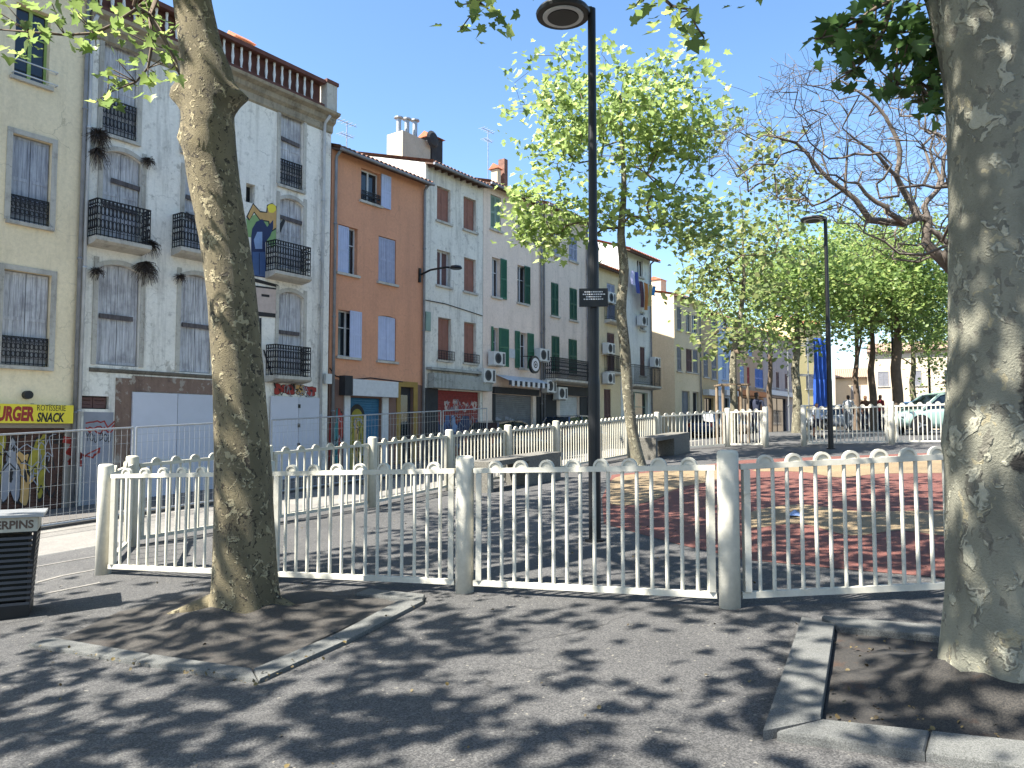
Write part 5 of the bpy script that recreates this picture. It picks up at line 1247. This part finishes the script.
ends = s.reach(T, rs, .22, .1, 0, lift=.1, bias=.15)
for e in list(ends)+list(range(10, len(s.p), 3)):
    for k in range(1): 
        d = rs.normal(0, 1, 3); d[2] = abs(d[2])*.8; d *= rs.uniform(.15, .5)/np.linalg.norm(d); m_ = s.add(s.p[e]+d*.5+rs.normal(0,.03,3), e); s.add(s.p[e]+d, m_)
s.fixed = {k_: v_*.78 for k_, v_ in s.fixed.items()}
obj('branch', s.mesh(.003, 2.35, 6, .03), TWIGP, root, smooth=True)

# ---------------------------------------------------------------- street lamps
def lamp(label, base, H=6.65, rot=math.pi, group='tall black street lamps with ring heads'):
    t = thing('street_lamp', label, 'street lamp', base, 0, group)
    mb = MB(); mb.lathe([(.074,-.1),(.074,1.9),(.066,2.0),(.07,3.6),(.055,3.68),(.05,H)], 16); mb.lathe([(.12,0),(.12,.03)], 16); obj('pole', mb, M['black'], t, smooth=False)
    hx = math.cos(rot)*.36; hy = math.sin(rot)*.36
    mb = MB(); mb.obox((0,0,H-.03), (hx*.3, hy*.3, H-.03), .08, .09)
    c = (hx, hy, H-.06); K = 28; ro, ri = .335, .2
    prof = [(ro,-.035),(ro+.01,0),(ro-.01,.035),(ro*.6,.07),(0.02,.09)]
    mb.lathe(prof+[], K, c); 
    hd = obj('lamp_head', mb, M['black'], t, smooth=False)
    mb = MB(); mb.lathe([(.255,-.052),(.26,-.037)], K, c); rg_ = obj('light_ring', mb, M['lampglass'], hd); mb = MB(); mb.lathe([(.19,-.06),(.2,-.0525)], K, c); obj('gear_plate', mb, M['black'], hd)
    return t
L1b = onG(595, 541); l1 = lamp('tall black street lamp in the foreground with a black sign plate, standing in the playground', L1b)
L2b = onG(831, 449); lamp('black street lamp standing before the far gateway', L2b)
p = at(895, 430, 36); lamp('black street lamp among the trunks behind the far fence', (p[0], p[1], float(G(p[0], p[1]))))
p = at(931, 430, 46); lamp('black street lamp far behind the pale green car', (p[0], p[1], float(G(p[0], p[1]))))
# sign plate on the near lamp
z0 = at(594, 308, L1b[1])[2]; z1 = at(594, 290, L1b[1])[2]; xw = .165
sg = thing('lamp_post_sign', 'small black notice with white writing strapped to the near lamp post', 'sign', (L1b[0], L1b[1]-.1, z0), R(-4))
mb = MB(); mb.box(-xw-.02, xw-.0, -.012, .012, 0, z1-z0); mb.box(-.05, .05, .012, .03, .04, .07); mb.box(-.05, .05, .012, .03, .16, .19); obj('plate', mb, M['black'], sg)
lt = MB()
for k, wl_ in enumerate((.11, .13, .09, .12)):      # rows of writing too small to read
    xx = -wl_-.01
    while xx < wl_-.01: ww_ = rnd.uniform(.012, .03); lt.box(xx, min(xx+ww_, wl_), -.014, -.0125, z1-z0-.05-k*.03, z1-z0-.036-k*.03); xx += ww_+.008
obj('lettering', lt, M['p_white'], sg)

# ---------------------------------------------------------------- benches
def bench(label, near, far, w_=.6, h=.6):
    a = np.array(near[:2]); b_ = np.array(far[:2]); d = b_-a; L = np.linalg.norm(d); rot = math.atan2(d[1], d[0])
    t = thing('concrete_bench', label, 'bench', (a[0], a[1], near[2]), rot, 'concrete block benches')
    dz = far[2]-near[2]; s = dz/L
    mb = MB(); mb.add([(0,0,h-.1),(L,0,h-.1+dz),(L,w_,h-.1+dz),(0,w_,h-.1),(0,0,h),(L,0,h+dz),(L,w_,h+dz),(0,w_,h)], [(3,2,1,0),(4,5,6,7),(0,1,5,4),(1,2,6,5),(2,3,7,6),(3,0,4,7)]); obj('seat', mb, M['concrete'], t)
    for x, z, wl_ in ((0.003, 0, .14), (L*.52, dz, L*.48-.004)):
        mb = MB(); mb.box(x, x+wl_, .004, w_-.004, z-.08, z+h-.103+s*.0); obj('leg', mb, M['concrete'], t)
bench('long concrete bench beside the street fence, left of the near lamp', onG(489,493), onG(561,479))
bench('concrete bench right of the slim young tree', onG(656,460), onG(690,452))

# ---------------------------------------------------------------- litter bin
b = onG(2, 615)
t = thing('litter_bin', 'dark slatted litter bin with a pale lettered band, at the left edge', 'litter bin', b, R(28))
hw = .26; mb = MB(); H0 = .1; H1 = .78
mb.box(-hw+.03, hw-.03, -hw+.03, hw-.03, .0, .14); obj('base', mb, M['black'], t)
mb = MB()
for s_x in (-1, 1):
    for s_y in (-1, 1): mb.obox((s_x*(hw-.05), s_y*(hw-.05), .1), (s_x*(hw-.005), s_y*(hw-.005), H1), .03, .03)
obj('frame', mb, M['black'], t)
mb = MB(); n = 13
for k in range(n):
    z = H0+.03+(H1-H0-.04)*k/n; q = hw-.04+.04*(z/H1); 
    for (p, q_) in (((-q,-q),(q,-q)),((q,-q),(q,q)),((q,q),(-q,q)),((-q,q),(-q,-q))): mb.obox((*p, z), (*q_, z), .012, .024)
obj('slats', mb, flat('bin_slats', '#45464a', .5, .3, .2), t)
mb = MB(); mb.box(-hw+.06, hw-.06, -hw+.06, hw-.06, .15, H1-.05); obj('liner', mb, flat('green_liner', '#14160f', .8), t)
mb = MB(); mb.box(-hw-.01, hw+.01, -hw-.012, hw+.012, H1, H1+.13); bd = obj('band', mb, M['white_metal_old'], t)
lt = MB(); put_text(lt, 'PERPINS', .1, -.0, -hw-.0125, H1+.062, 0, 0, .003, fit=(-.1,.24)); obj('lettering', lt, flat('brown_lettering', '#5b4a3e', .8), bd)
mb = MB(); mb.box(-hw-.04, hw+.06, -hw-.05, hw+.05, H1+.133, H1+.155); obj('lid', mb, M['galv'], t)

# ---------------------------------------------------------------- cars
def car_mesh():
    """small hatchback, length along x, returns builders: body, glass, trims"""
    st = [(-1.85,.35,.55,.62),(-1.8,.28,.78,.74),(-1.55,.2,.95,.8),(-1.0,.18,.98,.82),(0,.17,.96,.83),(.8,.18,.93,.82),(1.3,.2,.86,.8),(1.7,.24,.74,.74),(1.85,.36,.58,.6)]
    body = MB()
    rings = []
    for x, zb, zt, hw in st:
        rings.append([(x,-hw*.9,zb),(x,-hw,zb+.12),(x,-hw,zt-.14),(x,-hw*.93,zt),(x,hw*.93,zt),(x,hw,zt-.14),(x,hw,zb+.12),(x,hw*.9,zb)])
    o = 0; body.v = [p for r_ in rings for p in r_]
    for i in range(len(rings)-1):
        for k in range(8): body.f.append((i*8+k, i*8+(k+1)%8, (i+1)*8+(k+1)%8, (i+1)*8+k)); body.m.append(0)
    body.f.append(tuple(range(7,-1,-1))); body.m.append(0); body.f.append(tuple(range(len(rings)*8-8, len(rings)*8))); body.m.append(0)
    cab = [(-1.62,.95,-1.35,1.42),(-.5,.97,-.55,1.5),(.35,.95,.25,1.46),(1.05,.92,.45,1.4)]
    roof = MB(); gl = MB()
    bot = [(-1.66,.94),(1.12,.9)]; top = [(-1.4,1.4),(-.6,1.49),(.1,1.48),(.42,1.4)]
    hb, ht = .76, .6
    # roof panel and pillars
    for s in (-1, 1): pass
    R_ = [(x, -ht, z) for x, z in top]+[(x, ht, z) for x, z in top[::-1]]; n = len(top)
    for i in range(n-1): roof.add([(top[i][0],-ht,top[i][1]),(top[i+1][0],-ht,top[i+1][1]),(top[i+1][0],ht,top[i+1][1]),(top[i][0],ht,top[i][1])], [(0,1,2,3)]); roof.add([(top[i][0],-ht,top[i][1]-.05),(top[i+1][0],-ht,top[i+1][1]-.05),(top[i+1][0],ht,top[i+1][1]-.05),(top[i][0],ht,top[i][1]-.05)], [(3,2,1,0)])
    for s in (-1, 1):
        for (xb, zb), (xt, zt) in ((bot[0], top[0]), ((-.35,.95), (-.4,1.47)), (bot[1], top[3])): roof.obox((xb, s*hb, zb-.05), (xt, s*ht, zt-.02), .07, .07)
        roof.obox((top[0][0], s*ht, top[0][1]-.03), (top[1][0], s*ht, top[1][1]-.03), .07, .06); roof.obox((top[1][0], s*ht, top[1][1]-.03), (top[2][0], s*ht, top[2][1]-.03), .07, .06); roof.obox((top[2][0], s*ht, top[2][1]-.03), (top[3][0], s*ht, top[3][1]-.03), .07, .06)
        gl.poly([(bot[0][0]+.03, s*(hb-.015), bot[0][1]-.04), (bot[1][0]-.03, s*(hb-.015), bot[1][1]-.04)]+[(x, s*(ht-.015), z-.03) for x, z in top[::-1]])
    gl.poly([(bot[1][0],-hb+.02,bot[1][1]-.03),(bot[1][0],hb-.02,bot[1][1]-.03),(top[3][0],ht-.02,top[3][1]-.01),(top[3][0],-ht+.02,top[3][1]-.01)])
    gl.poly([(bot[0][0],-hb+.02,bot[0][1]-.03),(bot[0][0],hb-.02,bot[0][1]-.03),(top[0][0],ht-.02,top[0][1]-.01),(top[0][0],-ht+.02,top[0][1]-.01)])
    wh = MB(); wh.lathe([(.2,-.1),(.29,-.1),(.31,-.06),(.31,.06),(.29,.1),(.2,.1)], 20, (0,0,0), ax=1)
    rim = MB(); rim.lathe([(.05,-.1),(.19,-.085),(.2,-.06)], 16, (0,0,0), ax=1); 
    for k in range(5): a_ = k*1.2566; rim.obox((0,-.105,0), (.17*math.cos(a_),-.105,.17*math.sin(a_)), .02, .05)
    return body, roof, gl, wh, rim
bodyM, roofM, glM, whM, rimM = car_mesh()
def car(label, x, y, rot, paint, group='cars parked by the square', dz=0):
    t = thing('parked_car', label, 'car', (x, y, float(G(x, y))+dz), rot, group)
    bo = obj('body', bodyM, paint, t); bo.modifiers.new('bev', 'SUBSURF').levels = 1; bo.modifiers[0].render_levels = 2
    for f in bo.data.polygons: f.use_smooth = True
    obj('roof', roofM, paint, t); obj('window', glM, M['carglass'], t)
    for wx in (-1.18, 1.2):
        for s in (-1, 1):
            ar = MB(); ar.lathe([(.36,-.012),(.36,.012)], 20, (wx, s*.822, .31), ax=1); obj('wheel_arch', ar, M['black'], t)
            w_ = obj('wheel', whM, M['tyre'], t, (wx, s*.76, .31), smooth=False); rm = obj('rim', rimM, M['rim'], w_, (0, .0, 0)); 
            if s > 0: w_.rotation_euler = (0,0,math.pi)
    for s in (-1, 1):
        hl = MB(); hl.box(1.66, 1.8, s*.58-.13, s*.58+.13, .6, .72); obj('headlight', hl, M['lampglass'], t)
        hl = MB(); hl.box(-1.84, -1.74, s*.62-.08, s*.62+.08, .62, .82); obj('tail_light', hl, M['redlight'], t)
    mb = MB(); mb.box(1.86, 1.875, -.26, .26, .42, .53); obj('number_plate', mb, M['frame_white'], t)
def paintm(n, h): 
    m, nt, b_ = mat(n); b_.inputs['Base Color'].default_value = lin(h); b_.inputs['Roughness'].default_value = .25; b_.inputs['Coat Weight'].default_value = .6; return m
def ongroundline(px, Y): p = at(px, 430, Y); return p[0], p[1]
x, y = ongroundline(943, 27.5); car('pale mint green car parked behind the far fence beside the right trunk', x, y, math.pi, paintm('mint_paint', '#8fa89c'))
u, v = onF(512, 430, 15.0)[0], 15.0
dk = paintm('dark_car_paint', '#15181d'); bl_ = paintm('blue_car_paint', '#1e3550'); wh_ = paintm('white_car_paint', '#b9bcbe'); sv = paintm('silver_car_paint', '#7c8086')
for px, v_, pm_, lb in ((507,18.0,dk,'dark car on the street in front of the striped awning shop'),(574,18.0,bl_,'dark blue car in front of the white roller shutter, half hidden by the near lamp'),(712,16.6,bl_,'blue car on the street before the grey corner house'),(752,16.4,wh_,'white car on the street before the tan house'),(729,16.6,dk,'black car on the street between the blue and the white one')):
    uu = onF(px, 430, v_)[0]; x, y = xy(uu, v_); car(lb, x, y, ROT, pm_, dz=0)
for px, Y, pm_, lb in ((838,46,sv,'silver car far behind the far fence, left of the thin trunks'),(884,47,dk,'black car far behind the far fence, right of the thin trunks'),(912,40,dk,'black car parked nose to nose with the pale green car')):
    x, y = ongroundline(px, Y); car(lb, x, y, math.pi+.1, pm_)

# ---------------------------------------------------------------- people
def person(label, x, y, face, shirt, trousers, hair=None, scale=1.0, walk=.0, short=False):
    z = float(G(x, y)); t = thing('person', label, 'person', (x, y, z), face)
    J = {'pel':(0,0,.94),'spine':(0,.0,1.12),'chest':(0,0,1.34),'neck':(0,0,1.5),'head':(0.01,0,1.62),'crown':(.01,0,1.72)}
    v = [J['pel'],J['spine'],J['chest'],J['neck'],J['head'],J['crown']]; e = [(0,1),(1,2),(2,3),(3,4),(4,5)]; r = [(.15,.11),(.14,.1),(.17,.11),(.055,.055),(.085,.1),(.06,.07)]
    for s in (-1, 1):
        i = len(v); w_ = walk*s
        v += [(0,s*.09,.88),(.02+w_*.45,s*.1,.5),(w_*.8-.02,s*.1,.08),(w_*.8+.16,s*.11,.035)]; e += [(0,i),(i,i+1),(i+1,i+2),(i+2,i+3)]; r += [(.095,.095),(.065,.065),(.042,.042),(.04,.03)]
        i = len(v); v += [(0,s*.19,1.42),(-.02-w_*.3,s*.24,1.14),(.08-w_*.5,s*.24,.9),(.12-w_*.55,s*.235,.8)]; e += [(2,i),(i,i+1),(i+1,i+2),(i+2,i+3)]; r += [(.055,.055),(.042,.042),(.03,.03),(.03,.02)]
    me = bpy.data.meshes.new('body'); me.from_pydata([(a*scale, b_*scale, c*scale) for a, b_, c in v], e, []); ob = bpy.data.objects.new('tmp', me); C.objects.link(ob)
    ob.modifiers.new('s', 'SKIN'); sv_ = me.skin_vertices[0].data
    for i, rr in enumerate(r): sv_[i].radius = (rr[0]*scale, rr[1]*scale); sv_[i].use_root = (i == 0)
    ob.modifiers.new('ss', 'SUBSURF').levels = 2
    dg = bpy.context.evaluated_depsgraph_get(); em = ob.evaluated_get(dg).to_mesh(); mb = MB(); mb.v = [tuple(q.co) for q in em.vertices]; mb.f = [tuple(p.vertices) for p in em.polygons]; 
    for f in mb.f:
        c = np.mean([mb.v[i] for i in f], 0)/scale; az = abs(c[1])
        if c[2] > 1.47: mi = 3 if (c[2] > 1.66 or c[0] < -.03) else 0
        elif az > .2 and c[2] < 1.12: mi = 0
        elif c[2] > .93: mi = 1
        elif c[2] < .07: mi = 3
        elif short and c[2] < .5: mi = 0
        else: mi = 2
        mb.m.append(mi)
    bpy.data.objects.remove(ob)
    obj('body', mb, [M['skin'], shirt, trousers, hair or M['hair']], t, smooth=True)
cl = lambda n, h: flat(n, h, .9, 0, .1, 8)
tw, tn, tb_, tg, trd = cl('white_cloth','#c3c3c4'), cl('navy_cloth','#23283a'), cl('brown_cloth','#6a4a36'), cl('grey_cloth','#6b6d70'), cl('red_cloth','#8e2f33')
for px, Y, f, a, b_, sc_v, wk, lb in ((817,27.5,-1.2,tw,tn,.72,.15,'child in a white top and navy shorts behind the far gateway'),(866,38,-1.6,tb_,tn,1,.2,'person in brown walking behind the far fence'),(849,37,1.2,tw,tg,1,.2,'person in a white top and grey trousers walking behind the far fence'),(881,37,.3,trd,tn,1,0,'person in a red top standing behind the far fence'),(757,26,1.0,tn,tn,1,.1,'person in navy behind the far fence next to the wooden stakes')):
    x, y = ongroundline(px, Y); person(lb, x, y, f, a, b_, scale=sc_v, walk=wk, short=(sc_v < .9))

# ---------------------------------------------------------------- laundry and small things
lc = [('white sheet', '#b7b3cf'), ('blue shirt', '#3a4686'), ('dark towel', '#4a3038'), ('orange towel', '#a3682f'), ('beige towel', '#a89565'), ('blue cloth', '#2f6fa0')]
base = Hh.t
for i, (nm, hc) in enumerate(lc):
    uL = Hh.u0+.5+i*.55; vv = V0-.45; x, y = xy(uL, vv); z = Hh.zb+zl+.2
    mb = MB(); n = 4; hL = (.8, 1.2, 1.5, 1.6, 1.3, .6)[i]
    for k in range(n):
        for j in range(4):
            f = lambda a_, b2: (.42*a_/n*1.1, .05*math.sin(a_*1.7+b2*.8+i), -hL*b2/4)
            mb.add([f(k,j), f(k+1,j), f(k+1,j+1), f(k,j+1)], [(0,1,2,3)])
    o_ = obj('laundry', mb, cl('cloth_'+nm.replace(' ', '_'), hc), None, (x, y, z-(.45 if i > 1 else 0)), smooth=True); o_.rotation_euler = (0,0,ROT)
    tag(o_, nm+' hanging on the washing line of the tall pale house, number %d from its left end' % (i+1) if False else ['lilac white sheet hung furthest left on the washing line','blue shirt on the washing line beside the lilac sheet','dark maroon towel in the middle of the washing line','long orange towel on the washing line','beige towel on the washing line right of the orange one','small blue cloth hung furthest right on the washing line'][i], 'laundry', 'laundry on the washing line')
p = onG(795, 517); t = thing('wrapper', 'crumpled pale blue wrapper lying on the red playground surface', 'litter', (p[0], p[1], p[2]+.012)); rs = np.random.RandomState(2); mb = MB()
q = [(.13*math.cos(k*.785)*rs.uniform(.6,1.2), .1*math.sin(k*.785)*rs.uniform(.6,1.2), rs.uniform(0,.03)) for k in range(8)]
mb.add(q+[(0,0,.09),(.05,.02,.06)], [(k, (k+1)%8, 8 if k < 5 else 9) for k in range(8)]+[(0,8,9),(5,9,8)]); obj('wrapper_sheet', mb, M['p_lblue'], t)
# fallen leaves scattered on the ground
rs = np.random.RandomState(3); P = []
for k in range(160):
    x = rs.uniform(-5, 5); y = rs.uniform(3.4, 12); P.append((x, y, float(G(x, y))+.012))
for px, py in ((357,575),(394,522),(418,520),(562,592),(600,713),(774,558)): p = onG(px, py); P.append((p[0], p[1], p[2]+.02))
for k in range(230):
    if k % 3: q_ = onG(rnd.uniform(825, 1000), rnd.uniform(640, 748))
    else: tt = rnd.random(); a_, b_ = ((258,686),(420,606)) if k % 2 else ((28,650),(256,686)); q_ = onG(a_[0]+(b_[0]-a_[0])*tt+rnd.gauss(0,4), a_[1]+(b_[1]-a_[1])*tt+rnd.gauss(0,3))
    P.append((q_[0], q_[1], q_[2]+.03))
P = np.array(P); lf = make_leaf_mesh('fallen_leaves', P, rs.uniform(.012, .034, len(P)), M['litter_leaf'], None, 'simple', 3, 0.0); tag(lf, 'scattered dry leaves on the asphalt', 'fallen leaves', kind='stuff')
